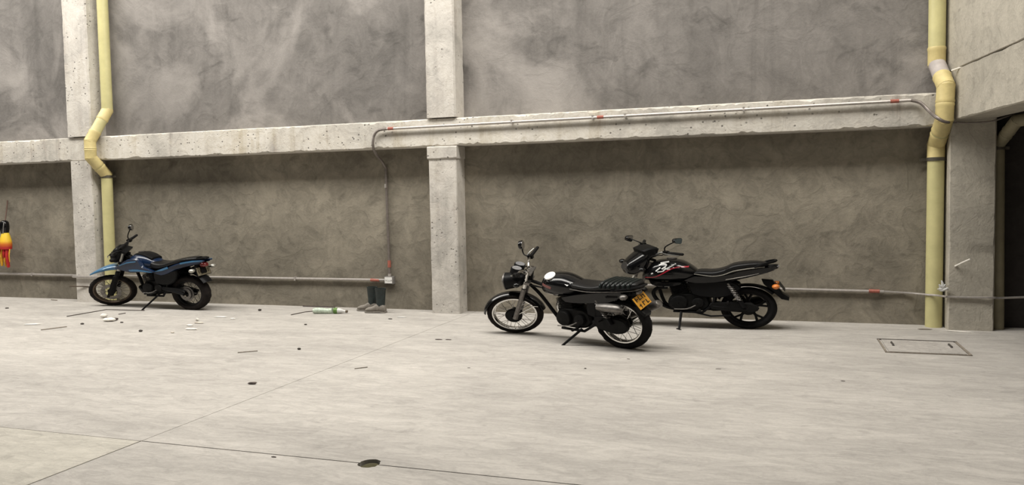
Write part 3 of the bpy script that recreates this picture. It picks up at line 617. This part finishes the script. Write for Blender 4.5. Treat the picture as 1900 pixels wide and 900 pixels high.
G().tube([(1.27, 0, .67), (1.285, 0, .67), (1.295, 0, .668)], [.09, .075, .03], 20).xf(fn).build('headlight_lens', 'lens_glass', hl); G().lathe([(.09, -.008), (.101, -.005), (.101, .005), (.09, .008)], (0, 0, 0), 28).xf(lambda v: fn(Vector((1.27+v.y, v.x, .67+v.z)))).build('headlight_ring', 'worn_steel', hl)
for s_ in (1, -1):
    c = Vector((1.12, s_*.060, .835)); d = Vector((-.45, 0, 1)).normalized()
    gg = G().tube([c-d*.07, c-d*.05, c, c+d*.012], [.03, .055, .056, .052], 18).xf(fn).build('gauge', 'satin_black', B); G().cyl(c+d*.010, c+d*.015, .046, n=18).xf(fn).build('gauge_face', 'lens_glass', gg)
    signal(B, (1.10, s_*.08, .69), (.12, s_, 0), fn, 'gloss_black', .07)
bar_set(B, [(1.04, .0, .785), (1.045, .06, .79), (1.05, .13, .835), (1.06, .20, .845), (1.06, .28, .85), (1.02, .38, .89)], [(1.055, .29, .855), (1.012, .40, .905)], fn, 'chrome')
both(lambda s_: G().cyl((1.02, s_*.05, .765), (1.04, s_*.05, .81), .02, n=10).xf(fn).build('bar_riser', 'chrome', B))
mirror(B, (1.07, -.25, .85), (1.13, -.27, .88), (1.145, -.31, .98), 0, (.055, .058), 'round', fn)
for y, z in ((.03, .82), (-.04, .80), (.06, .78)): G().tube([fn(Vector((1.06, y*3, .84))), fn(Vector((1.16, y*2.2, .80))), (1.05, y, .66), (.80, y*.6, .60)], .006, 6, 5).build('control_cable', 'matte_black', B)
tk = [(.84, .58, .70, .055, 2.6), (.80, .545, .785, .10, 2.6), (.70, .53, .825, .138, 2.5), (.58, .53, .82, .145, 2.5), (.47, .55, .775, .125, 2.6), (.40, .58, .735, .09, 2.6)]
tank = G().hull(tk, 26, 5).build('fuel_tank', 'gloss_black', B)
G().lathe([(.004, 0), (.055, 0), (.055, .012), (.04, .022), (.004, .024)], (0, 0, 0), 24).xf(lambda v: Vector((.70+v.x, .0885+v.z*.82+v.y*.572, .751-v.z*.572+v.y*.82))).build('filler_cap', 'white_decal', tank)  # cap-shaped white disc standing for the badge on the tank flank
strip_on(tk, [(.79, .70), (.73, .685), (.66, .665)], .035, 'faded_red_decal', 'tank_badge', tank)
strip_on(tk, [(.50, .745), (.47, .72)], .035, 'white_decal', 'tank_sticker', tank)
seat = G().hull([(.49, .66, .735, .085, 3), (.44, .65, .75, .115, 3), (.33, .645, .738, .13, 3), (.22, .65, .738, .14, 3), (.10, .665, .768, .145, 3), (.0, .675, .782, .145, 3), (-.12, .68, .785, .14, 3), (-.19, .69, .785, .125, 3), (-.215, .70, .765, .09, 3)], 26, 4).build('seat', 'seat_vinyl', B)
for k in range(7):
    x = .10-k*.044; G().tube([(x+.005, .146, .72), (x, .125, .772), (x-.006, .0, .786), (x, -.125, .772), (x+.005, -.146, .72)], .014, 7, 4).build('seat_rib', 'seat_vinyl_ribbed', seat)
G().tube([(.46, .12, .665), (.25, .145, .655), (.05, .15, .675), (-.18, .135, .695), (-.225, .0, .70), (-.18, -.135, .695), (.05, -.15, .675), (.25, -.145, .655)], .006, 6, 3).build('seat_highlight', 'worn_steel', seat)  # thin steel line modelled in place of the highlight along the seat edge
both(lambda s_: G().plate([(.56, .54), (.42, .585), (.22, .645), (.02, .665), (-.10, .675), (-.09, .60), (.02, .53), (.16, .50), (.36, .485), (.52, .49)], s_*.09, s_*.142, 2, .014).build('side_panel', 'gloss_black', B))
both(lambda s_: G().plate([(.06, .615), (-.06, .625), (-.055, .60), (.055, .59)], s_*.140, s_*.146, 1, .003).build('side_badge', 'engine_black', B))
both(lambda s_: G().plate([(.30, .50), (.02, .52), (.05, .42), (.16, .34), (.30, .36)], s_*.06, s_*.11, 2, .012).build('air_box', 'satin_black', B))
G().tube([(1.03, 0, .70), (.80, 0, .62), (.45, 0, .62), (.05, 0, .64)], .022, 8).build('frame_tube', 'satin_black', B)
for y in (.0,): G().tube([(1.04, y, .64), (.90, y, .48), (.74, y, .27), (.66, y, .19)], .018, 8, 3).build('down_tube', 'satin_black', B)
both(lambda s_: G().tube([(.62, s_*.08, .17), (.35, s_*.10, .17), (.22, s_*.10, .26), (.20, s_*.10, .50), (-.16, s_*.10, .66)], .015, 8).build('frame_rail', 'satin_black', B))
G().cyl((1.04, 0, .66), (1.01, 0, .77), .03, n=12).xf(lambda v: v).build('head_tube', 'satin_black', B)
engine(B, (.50, .30), 8, 8, .19, .17, .15)
both(lambda s_: G().tube([(.24, s_*.10, .29), (.10, s_*.10, .28), (.0, s_*.105, .272)], [.022, .02, .02], 8).build('swing_arm', 'satin_black', B))
G().plate([(.22, .355), (.02, .36), (-.10, .33), (-.13, .27), (-.10, .22), (.0, .185), (.20, .235)], .075, .125, 2, .012).build('chain_case', 'engine_black', B)
both(lambda s_: shock(B, (.17, s_*.135, .545), (.02, s_*.135, .29)))
G().tube([(.66, -.05, .46), (.76, -.08, .42), (.79, -.10, .30), (.68, -.13, .20), (.40, -.15, .18), (.20, -.16, .24)], .022, 10, 4).build('exhaust_header', 'chrome', B)
mf = G().tube([(.22, -.16, .235), (.16, -.165, .26), (-.05, -.165, .36), (-.25, -.165, .45), (-.28, -.165, .465)], [.025, .048, .052, .045, .03], 14, 3).build('muffler', 'worn_steel', B)
G().tube([(.14, .15, .475), (.05, .155, .48), (-.06, .155, .475), (-.11, .155, .46)], [.035, .048, .045, .025], 12, 3).build('tool_case', 'worn_steel', B)
G().arc((0, 0, .272), .335, .325, 40, 132, .075, n=26, drop=.35).build('rear_fender', 'satin_black', B)
tl = G().plate([(-.06, .70), (-.15, .70), (-.19, .66), (-.18, .60), (-.08, .60)], -.075, .075, 1, .012).build('tail_light', 'satin_black', B); G().hull([(-.15, .61, .695, .06, 3), (-.19, .615, .69, .058, 3), (-.205, .63, .675, .04, 3)], 16, 2).build('tail_lens', 'worn_steel', tl)
both(lambda s_: signal(B, (-.12, s_*.08, .60), (-.2, s_, 0), lens='worn_steel' if s_ > 0 else 'satin_black', stem=.04))
grr = G().tube([(.0, .14, .70), (-.14, .15, .72), (-.23, .10, .74), (-.245, 0, .745), (-.23, -.10, .74), (-.14, -.15, .72), (.0, -.14, .70)], .011, 8, 4).build('grab_rail', 'satin_black', B)
pm = Matrix.Translation((-.215, 0, .535)) @ Matrix.Rotation(R(-90), 4, 'Z') @ Matrix.Rotation(R(62), 4, 'X') @ Matrix.Rotation(R(10), 4, 'Z')
pl_ = G().box((0, 0, -.003), (.195, .13, .004)).xf(lambda v: pm @ v).build('license_plate', 'plate_yellow', B)
G().box((0, .0, -.010), (.205, .14, .006)).box((0, .05, -.03), (.10, .05, .04)).xf(lambda v: pm @ v).build('plate_holder', 'satin_black', pl_)
for (x, y, w_, h_) in [(-.07, .035, .012, .045), (-.05, .035, .022, .010), (-.02, .035, .010, .045), (.0, .02, .03, .009), (.03, .035, .010, .045), (.055, .045, .03, .010), (.065, .03, .010, .04), (-.06, -.03, .03, .010), (-.055, -.035, .010, .045), (-.01, -.03, .010, .045), (.01, -.015, .03, .009), (.05, -.03, .012, .045), (.07, -.045, .02, .009)]:
    G().box((x, y, .0006), (w_, h_, .002)).xf(lambda v: pm @ v).build('plate_character', 'plate_ink', pl_)
G().plate([(-.15, .49), (-.20, .48), (-.27, .41), (-.26, .375), (-.19, .42)], -.05, .05, 1, .008).build('mud_flap', 'satin_black', B)
kickstand(B, (.36, .12, .20), (.52, .245, .018)); pegs(B, [(.40, .10, .21, .11), (.40, -.10, .21, .11), (.13, .11, .33, .08)])
# ---- right motorcycle: glossy black with a red line and cast wheels
B = bike('motorcycle', 'glossy black motorcycle with red tank line, white graphics and cast wheels', (1153, 601), (1389, 609.5), 1.12, .9, 2)
fw = steerer(1.17, .25, 22, 36); fn = steerer(1.0, .7, 10, 36)
wheel(B, (0, 0, .25), .262, .25, .10, tread='plain', rim_mat='satin_black', style='cast', hub_r=.06, drum=.075, inner=.74)
wheel(B, (1.235, 0, .245), .262, .245, .085, fw, tread='plain', rim_mat='satin_black', style='cast', hub_r=.05, inner=.77, disc=(.12, .06))
both(lambda s_: (lambda p: G().tube([(1.05, s_*.09, .56), (.97, s_*.09, .82)], .017, 10).xf(fw).build('fork_tube', 'worn_steel', p))(G().tube([(1.215, s_*.09, .23), (1.13, s_*.09, .40), (1.05, s_*.09, .58)], [.026, .025, .025], 10).xf(fw).build('fork_slider', 'muffler_silver', B)))
G().box((1.0, 0, .70), (.06, .22, .035), Matrix.Rotation(R(-25), 3, 'Y')).box((.945, 0, .83), (.06, .21, .03), Matrix.Rotation(R(-25), 3, 'Y')).xf(fn).xf(lambda v: v).build('triple_clamp', 'satin_black', B)
G().arc((1.235, 0, .245), .285, .268, 20, 165, .06, n=26, drop=.5).xf(fw).build('front_fender', 'gloss_black', B)
fr = G().hull([(.97, .74, .95, .09, 2.8, -.2), (1.02, .68, .965, .13, 2.8, -.25), (1.09, .65, .94, .135, 2.6, -.3), (1.16, .67, .88, .11, 2.5, -.35), (1.20, .72, .82, .07, 2.4, -.3)], 24, 4).xf(fn).build('headlight_fairing', 'gloss_black', B)
G().hull([(1.17, .69, .82, .09, 2.5, -.3), (1.21, .72, .80, .065, 2.4, -.3)], 20, 1).xf(fn).build('headlight_lens', 'lens_dark', fr)
G().plate([(1.07, .955), (1.0, .985), (.91, .985), (.885, .965), (.91, .87), (.98, .85), (1.05, .88)], -.12, .12, 1, .02).xf(fn).build('instrument_pod', 'satin_black', fr)
G().box((.895, 0, .93), (.006, .19, .075), Matrix.Rotation(R(-20), 3, 'Y')).xf(fn).build('instrument_face', 'lens_glass', fr)
bar_set(B, [(.95, .0, .86), (.94, .08, .87), (.92, .14, .91), (.90, .20, .94), (.875, .27, .945), (.81, .38, .95)], [(.87, .28, .945), (.79, .42, .952)], fn, 'aluminium')
mirror(B, (.89, .24, .955), (.89, .25, 1.02), (.82, .35, 1.105), 12, (.066, .034), 'angular', fn, 'mirror_glass_blue', yaw=-62)
mirror(B, (.90, -.24, .955), (.93, -.26, .98), (.995, -.36, 1.015), 14, (.052, .040), 'angular', fn, yaw=-62)
both(lambda s_: signal(B, (1.10, s_*.12, .76), (.25, s_, 0), fn, 'gloss_black', .08))
both(lambda s_: signal(B, (-.235, s_*.05, .535), (-.25, s_, -.1), stem=.035))
for y in (.03, -.03, .06): G().tube([fn(Vector((.88, y*3, .95))), fn(Vector((1.0, y*2.5, .93))), (.98, y, .74), (.86, y*.6, .66)], .006, 6, 5).build('control_cable', 'matte_black', B)
tk = [(1.0, .60, .70, .07, 2.5), (.95, .575, .80, .12, 2.5), (.86, .565, .865, .155, 2.4), (.74, .565, .885, .165, 2.4), (.62, .575, .865, .155, 2.5), (.52, .60, .80, .12, 2.6), (.46, .64, .74, .07, 2.6)]
tank = G().hull(tk, 28, 5).build('fuel_tank', 'gloss_black', B)
G().lathe([(.004, 0), (.05, 0), (.05, .01), (.038, .016), (.004, .018)], (0, 0, 0), 24).xf(lambda v: Vector((.72+v.x, v.z, .832+v.y))).build('filler_cap', 'worn_steel', tank)
strip_on(tk, [(.965, .64), (.91, .645), (.858, .662), (.80, .705), (.74, .755), (.69, .785), (.628, .80), (.545, .80)], .014, 'red_decal', 'tank_stripe', tank)
for q in ([(.854, .745), (.83, .773), (.81, .792)], [(.826, .819), (.783, .835), (.753, .826), (.765, .802), (.796, .774)], [(.839, .735), (.784, .748), (.772, .771)], [(.772, .767), (.723, .798), (.681, .829)], [(.685, .79), (.668, .842)], [(.813, .842), (.771, .852), (.732, .858)], [(.772, .792), (.738, .774), (.715, .776)], [(.90, .70), (.885, .72)]):
    strip_on(tk, q, .014, 'white_decal', 'tank_graphic', tank, 1, 3)
st_ = [(.52, .68, .735, .085, 3), (.44, .66, .755, .12, 3), (.32, .655, .755, .135, 3), (.22, .69, .785, .135, 3), (.13, .745, .835, .13, 3), (.0, .775, .858, .125, 3), (-.10, .785, .86, .115, 3), (-.17, .79, .845, .09, 3), (-.185, .80, .83, .06, 3)]
seat = G().hull(st_, 24, 4).build('seat', 'seat_vinyl', B)
G().tube([(.51, .09, .705), (.44, .125, .695), (.32, .14, .68), (.22, .14, .705), (.13, .137, .755), (.0, .13, .785), (-.15, .105, .80)], .006, 6, 3).build('seat_piping', 'muffler_silver', seat)
both(lambda s_: G().plate([(.60, .60), (.50, .67), (.34, .665), (.20, .70), (.08, .755), (-.10, .785), (-.20, .80), (-.26, .81), (-.23, .76), (-.10, .70), (.12, .62), (.32, .575), (.50, .565)], s_*.075, s_*.132, 2, .014).build('tail_panel', 'gloss_black', B))
both(lambda s_: G().tube([(.20, s_*.134, .63), (.06, s_*.134, .675), (-.10, s_*.128, .725)], [.004, .008, .004], 6, 3).build('panel_highlight', 'chrome', B))  # chrome sliver standing in for a glint on the tail panel
both(lambda s_: G().plate([(.56, .57), (.38, .575), (.16, .60), (.06, .50), (.18, .40), (.36, .38), (.52, .42)], s_*.06, s_*.115, 2, .014).build('side_cover', 'satin_black', B))
both(lambda s_: G().plate([(.93, .60), (.80, .58), (.60, .57), (.66, .52), (.80, .50), (.90, .53)], s_*.08, s_*.13, 2, .012).build('tank_cowl', 'gloss_black', B))
G().tube([(-.06, .115, .80), (-.17, .12, .845), (-.235, .09, .865), (-.25, .0, .87), (-.235, -.09, .865), (-.17, -.12, .845), (-.06, -.115, .80)], .014, 8, 4).build('grab_rail', 'satin_black', B)
tl = G().hull([(-.16, .75, .815, .085, 3), (-.24, .765, .825, .07, 3), (-.27, .78, .82, .045, 3)], 16, 3).build('tail_light', 'satin_black', B); G().hull([(-.24, .785, .818, .068, 3), (-.28, .79, .816, .045, 3)], 16, 1).build('tail_lens', 'lens_glass', tl)
G().arc((0, 0, .25), .31, .30, 22, 140, .07, n=26, drop=.35).build('rear_fender', 'satin_black', B)
G().plate([(-.12, .62), (-.22, .61), (-.26, .52), (-.31, .44), (-.37, .395), (-.365, .355), (-.30, .37), (-.22, .46), (-.14, .55)], -.055, .055, 1, .012).build('mud_flap', 'satin_black', B)
pm = Matrix.Translation((-.305, 0, .515)) @ Matrix.Rotation(R(-90), 4, 'Z') @ Matrix.Rotation(R(60), 4, 'X')
G().box((0, 0, 0), (.19, .10, .004)).xf(lambda v: pm @ v).build('license_plate', 'satin_black', B)
G().tube([(.95, 0, .74), (.84, 0, .62), (.45, 0, .62), (.0, 0, .72), (-.2, 0, .76)], .024, 8).build('frame_tube', 'satin_black', B)
G().tube([(.96, 0, .68), (.86, 0, .50), (.80, 0, .30), (.72, 0, .22)], .018, 8, 3).build('down_tube', 'satin_black', B)
both(lambda s_: G().tube([(.70, s_*.07, .20), (.42, s_*.10, .20), (.32, s_*.10, .30), (.28, s_*.10, .55), (.0, s_*.10, .68)], .015, 8).build('frame_rail', 'satin_black', B))
G().cyl((.99, 0, .70), (.945, 0, .83), .03, n=12).build('head_tube', 'satin_black', B)
engine(B, (.58, .32), 14, 8, .19, .16, .14)
G().tube([(.76, .02, .48), (.86, .03, .47), (.90, .03, .40), (.84, .02, .29), (.74, .0, .225), (.58, -.06, .20), (.36, -.13, .20)], .021, 10, 4).build('exhaust_header', 'satin_black', B)
G().tube([(.38, -.14, .20), (.32, -.15, .215), (.10, -.16, .26), (-.16, -.165, .33), (-.20, -.165, .34)], [.025, .05, .055, .05, .03], 14, 3).build('muffler', 'satin_black', B)
both(lambda s_: G().tube([(.32, s_*.10, .28), (.15, s_*.10, .265), (.0, s_*.105, .25)], [.024, .02, .022], 8).build('swing_arm', 'satin_black', B))
G().plate([(.34, .32), (.10, .335), (-.08, .30), (-.09, .24), (.02, .215), (.34, .245)], .085, .12, 2, .010).build('chain_case', 'engine_black', B)
G().tube([(.50, .10, .20), (.34, .11, .16), (.16, .11, .175)], .010, 7).build('center_stand', 'satin_black', B)
both(lambda s_: shock(B, (.18, s_*.13, .57), (.03, s_*.13, .28)))
kickstand(B, (.62, .11, .21), (.63, .21, .015)); pegs(B, [(.44, .10, .24, .11), (.44, -.10, .24, .11), (.18, .11, .34, .08)])
# ---- left motorcycle: blue dual sport
B = bike('motorcycle', 'blue dual-sport motorcycle with high front fender, parked at the left by the yellow pipe', (211, 566), (359, 574), 1.12, .9, 6)
fn = steerer(1.25, .26, 27, 30)
wheel(B, (0, 0, .262), .285, .262, .12, tread='knob', tyre_mat='tyre_dusty', rim_mat='satin_black', hub_r=.06, inner=.72, disc=(.11, .07))
wheel(B, (1.315, 0, .26), .295, .26, .085, fn, tread='knob', tyre_mat='tyre_dusty', rim_mat='rusty_rim', hub_r=.05, inner=.80, disc=(.13, .06))
both(lambda s_: (lambda p: G().tube([(1.12, s_*.095, .62), (.98, s_*.095, .92)], .018, 10).xf(fn).build('fork_tube', 'muffler_silver', p))(G().tube([(1.31, s_*.095, .22), (1.22, s_*.095, .41), (1.13, s_*.095, .60)], [.032, .030, .028], 10).xf(fn).build('fork_slider', 'satin_black', B)))
both(lambda s_: G().plate([(1.36, .20), (1.33, .19), (1.14, .54), (1.19, .55)], s_*.115, s_*.13, 1, .006).xf(fn).build('fork_guard', 'matte_black', B))
G().box((1.05, 0, .745), (.06, .24, .035), Matrix.Rotation(R(-27), 3, 'Y')).box((.975, 0, .91), (.06, .23, .03), Matrix.Rotation(R(-27), 3, 'Y')).xf(fn).build('triple_clamp', 'satin_black', B)
G().hull([(1.03, .63, .69, .075, 3), (1.13, .62, .70, .085, 3), (1.24, .62, .69, .08, 3), (1.35, .605, .66, .07, 3), (1.45, .58, .615, .05, 3), (1.52, .555, .575, .02, 3)], 18, 4).xf(fn).build('front_fender', 'light_blue_paint', B)
mk = G().hull([(1.02, .77, .95, .10, 2.8, -.2), (1.08, .74, 1.0, .115, 2.8, -.25), (1.13, .74, .97, .11, 2.6, -.25), (1.165, .77, .92, .08, 2.4, -.25)], 22, 4).xf(fn).build('headlight_mask', 'satin_black', B)
G().hull([(1.14, .79, .90, .075, 2.4, -.25), (1.175, .81, .88, .05, 2.4, -.25)], 18, 1).xf(fn).build('headlight_lens', 'lens_dark', mk); G().box((1.02, 0, .96), (.05, .16, .05)).xf(fn).build('instrument_pod', 'matte_black', mk)
bar_set(B, [(1.0, .0, .925), (1.0, .07, .93), (1.01, .14, .955), (1.025, .22, .968), (1.025, .30, .968), (.985, .40, .985)], [(1.022, .30, .968), (.98, .42, .99)], fn, 'matte_black', r=.014)
G().tube([(1.01, -.15, .985), (1.01, .15, .985)], .009, 7).xf(fn).build('bar_brace', 'matte_black', B)
mirror(B, (1.03, -.26, .975), (1.03, -.27, 1.05), (.975, -.31, 1.165), 10, (.05, .05), 'round', fn)
both(lambda s_: signal(B, (1.08, s_*.10, .84), (.2, s_, 0), fn, 'matte_black', .06))
for y in (.04, -.04): G().tube([fn(Vector((1.02, y*4, .97))), fn(Vector((1.10, y*3, 1.0))), (.98, y, .86), (.80, y*.6, .78)], .007, 6, 5).build('control_cable', 'matte_black', B)
tk = [(.90, .70, .80, .07, 2.6), (.84, .66, .88, .12, 2.6), (.72, .64, .915, .145, 2.6), (.60, .64, .89, .135, 2.6), (.50, .66, .83, .10, 2.6), (.44, .68, .79, .07, 2.6)]
tank = G().hull(tk, 24, 5).build('fuel_tank', 'blue_paint', B)
G().hull([(.82, .86, .90, .06, 3), (.72, .875, .93, .09, 3), (.60, .85, .905, .09, 3), (.50, .80, .855, .08, 3)], 16, 4).build('tank_cover', 'satin_black', tank)
G().lathe([(.004, 0), (.04, 0), (.04, .012), (.004, .016)], (0, 0, 0), 20).xf(lambda v: Vector((.74+v.x, v.z, .875+v.y))).build('filler_cap', 'worn_steel', tank)
for s_ in (1, -1):
    sh = G().plate([(1.08, .69), (.98, .75), (.82, .84), (.66, .86), (.60, .80), (.56, .72), (.40, .635), (.46, .605), (.62, .62), (.80, .60), (.94, .645)], s_*.12, s_*.175, 2, .02).build('tank_shroud', 'blue_paint', B)
    G().plate([(.80, .665), (.66, .675), (.44, .635), (.43, .625), (.62, .635), (.78, .635)], s_*.172, s_*.182, 2, .004).build('shroud_stripe', 'light_blue_paint', sh)
    G().plate([(.96, .745), (.82, .80), (.68, .815), (.68, .80), (.82, .785), (.95, .735)], s_*.172, s_*.182, 2, .004).build('shroud_stripe', 'light_blue_paint', sh)
    G().plate([(.44, .61), (.30, .66), (.14, .745), (-.02, .80), (-.18, .825), (-.33, .825), (-.29, .79), (-.12, .745), (.06, .68), (.20, .60), (.32, .56)], s_*.09, s_*.15, 2, .016).build('tail_panel', 'blue_paint', B)
    G().plate([(-.02, .80), (-.18, .825), (-.33, .828), (-.31, .81), (-.16, .80), (-.02, .775)], s_*.146, s_*.156, 1, .004).build('tail_stripe', 'light_blue_paint', B)
    G().plate([(.40, .635), (.30, .685), (.18, .735), (.17, .70), (.28, .65)], s_*.146, s_*.155, 1, .004).build('tail_stripe', 'light_blue_paint', B)
    G().plate([(.46, .60), (.24, .60), (.08, .66), (.10, .50), (.22, .40), (.44, .42)], s_*.07, s_*.125, 2, .014).build('side_cover', 'satin_black', B)
G().hull([(.60, .76, .80, .06, 3), (.54, .68, .815, .095, 2.8), (.42, .655, .79, .125, 2.8), (.28, .68, .79, .135, 2.8), (.12, .745, .83, .135, 3), (-.02, .79, .858, .13, 3), (-.14, .805, .868, .115, 3), (-.20, .81, .865, .09, 3)], 24, 4).build('seat', 'seat_vinyl', B)
G().tube([(-.10, .12, .83), (-.22, .11, .845), (-.30, .08, .85), (-.315, 0, .85), (-.30, -.08, .85), (-.22, -.11, .845), (-.10, -.12, .83)], .012, 8, 4).box((-.24, 0, .845), (.14, .16, .012)).build('luggage_rack', 'satin_black', B)
tl = G().hull([(-.16, .73, .80, .08, 3), (-.25, .735, .79, .07, 3)], 16, 1).build('tail_light', 'satin_black', B); G().hull([(-.24, .705, .79, .075, 3), (-.285, .71, .785, .068, 3), (-.305, .73, .765, .045, 3)], 16, 3).build('tail_lens', 'tail_red', tl)
pm = Matrix.Translation((-.235, 0, .605)) @ Matrix.Rotation(R(-90), 4, 'Z') @ Matrix.Rotation(R(76), 4, 'X')
pl_ = G().box((0, 0, 0), (.20, .12, .004)).xf(lambda v: pm @ v).build('license_plate', 'plate_dirty', B); G().box((0, .0, -.006), (.22, .135, .006)).xf(lambda v: pm @ v).build('plate_holder', 'satin_black', pl_)
for k in range(6): G().box((-.075+k*.03, 0, .003), (.014, .055, .002)).xf(lambda v: pm @ v).build('plate_character', 'plate_ink', pl_)
both(lambda s_: signal(B, (-.22, s_*.09, .64), (-.1, s_, 0), lens='muffler_silver', stem=.05))
G().arc((0, 0, .262), .36, .37, 50, 150, .075, n=20, drop=.35).plate([(-.14, .74), (-.24, .72), (-.26, .60), (-.22, .55), (-.16, .62)], -.06, .06, 1, .01).build('rear_fender', 'satin_black', B)
G().tube([(.98, 0, .86), (.84, 0, .70), (.45, 0, .64), (.0, 0, .74), (-.25, 0, .80)], .024, 8).build('frame_tube', 'satin_black', B)
G().tube([(1.0, 0, .78), (.86, 0, .55), (.78, 0, .30), (.66, 0, .22)], .020, 8, 3).build('down_tube', 'satin_black', B)
both(lambda s_: G().tube([(.66, s_*.07, .21), (.36, s_*.10, .22), (.28, s_*.10, .34), (.24, s_*.10, .60), (-.10, s_*.10, .76)], .016, 8).build('frame_rail', 'satin_black', B))
G().cyl((1.05, 0, .745), (.975, 0, .91), .03, n=12).build('head_tube', 'satin_black', B)
engine(B, (.52, .35), 10, 8, .19, .17, .16)
G().hull([(.80, .30, .36, .07, 2.6), (.72, .22, .34, .09, 2.8), (.60, .20, .28, .09, 2.8)], 14, 3).build('skid_plate', 'satin_black', B)
G().tube([(.72, -.02, .50), (.82, -.05, .48), (.82, -.10, .38), (.66, -.14, .36), (.40, -.14, .42), (.26, -.14, .47)], .021, 10, 4).build('exhaust_header', 'worn_steel', B)
G().tube([(.28, -.14, .465), (.22, -.15, .50), (.06, -.16, .60), (-.14, -.165, .72), (-.17, -.165, .74)], [.025, .055, .06, .056, .03], 14, 3).build('muffler', 'muffler_silver', B)
both(lambda s_: G().tube([(.34, s_*.10, .34), (.15, s_*.105, .30), (.0, s_*.11, .262)], [.028, .024, .022], 8).build('swing_arm', 'satin_black', B))
G().plate([(.34, .37), (.10, .35), (.0, .32), (.02, .29), (.34, .33)], .095, .12, 2, .008).build('chain_guard', 'satin_black', B)
G().lathe([(.05, .085), (.085, .085), (.085, .092), (.05, .092)], (0, 0, .262), 30).build('sprocket', 'worn_steel', B)
shock(B, (.22, .0, .58), (.16, .0, .34))
kickstand(B, (.40, .11, .26), (.60, .25, .015)); pegs(B, [(.44, .10, .28, .12), (.44, -.10, .28, .12), (.58, .13, .27, .05)])
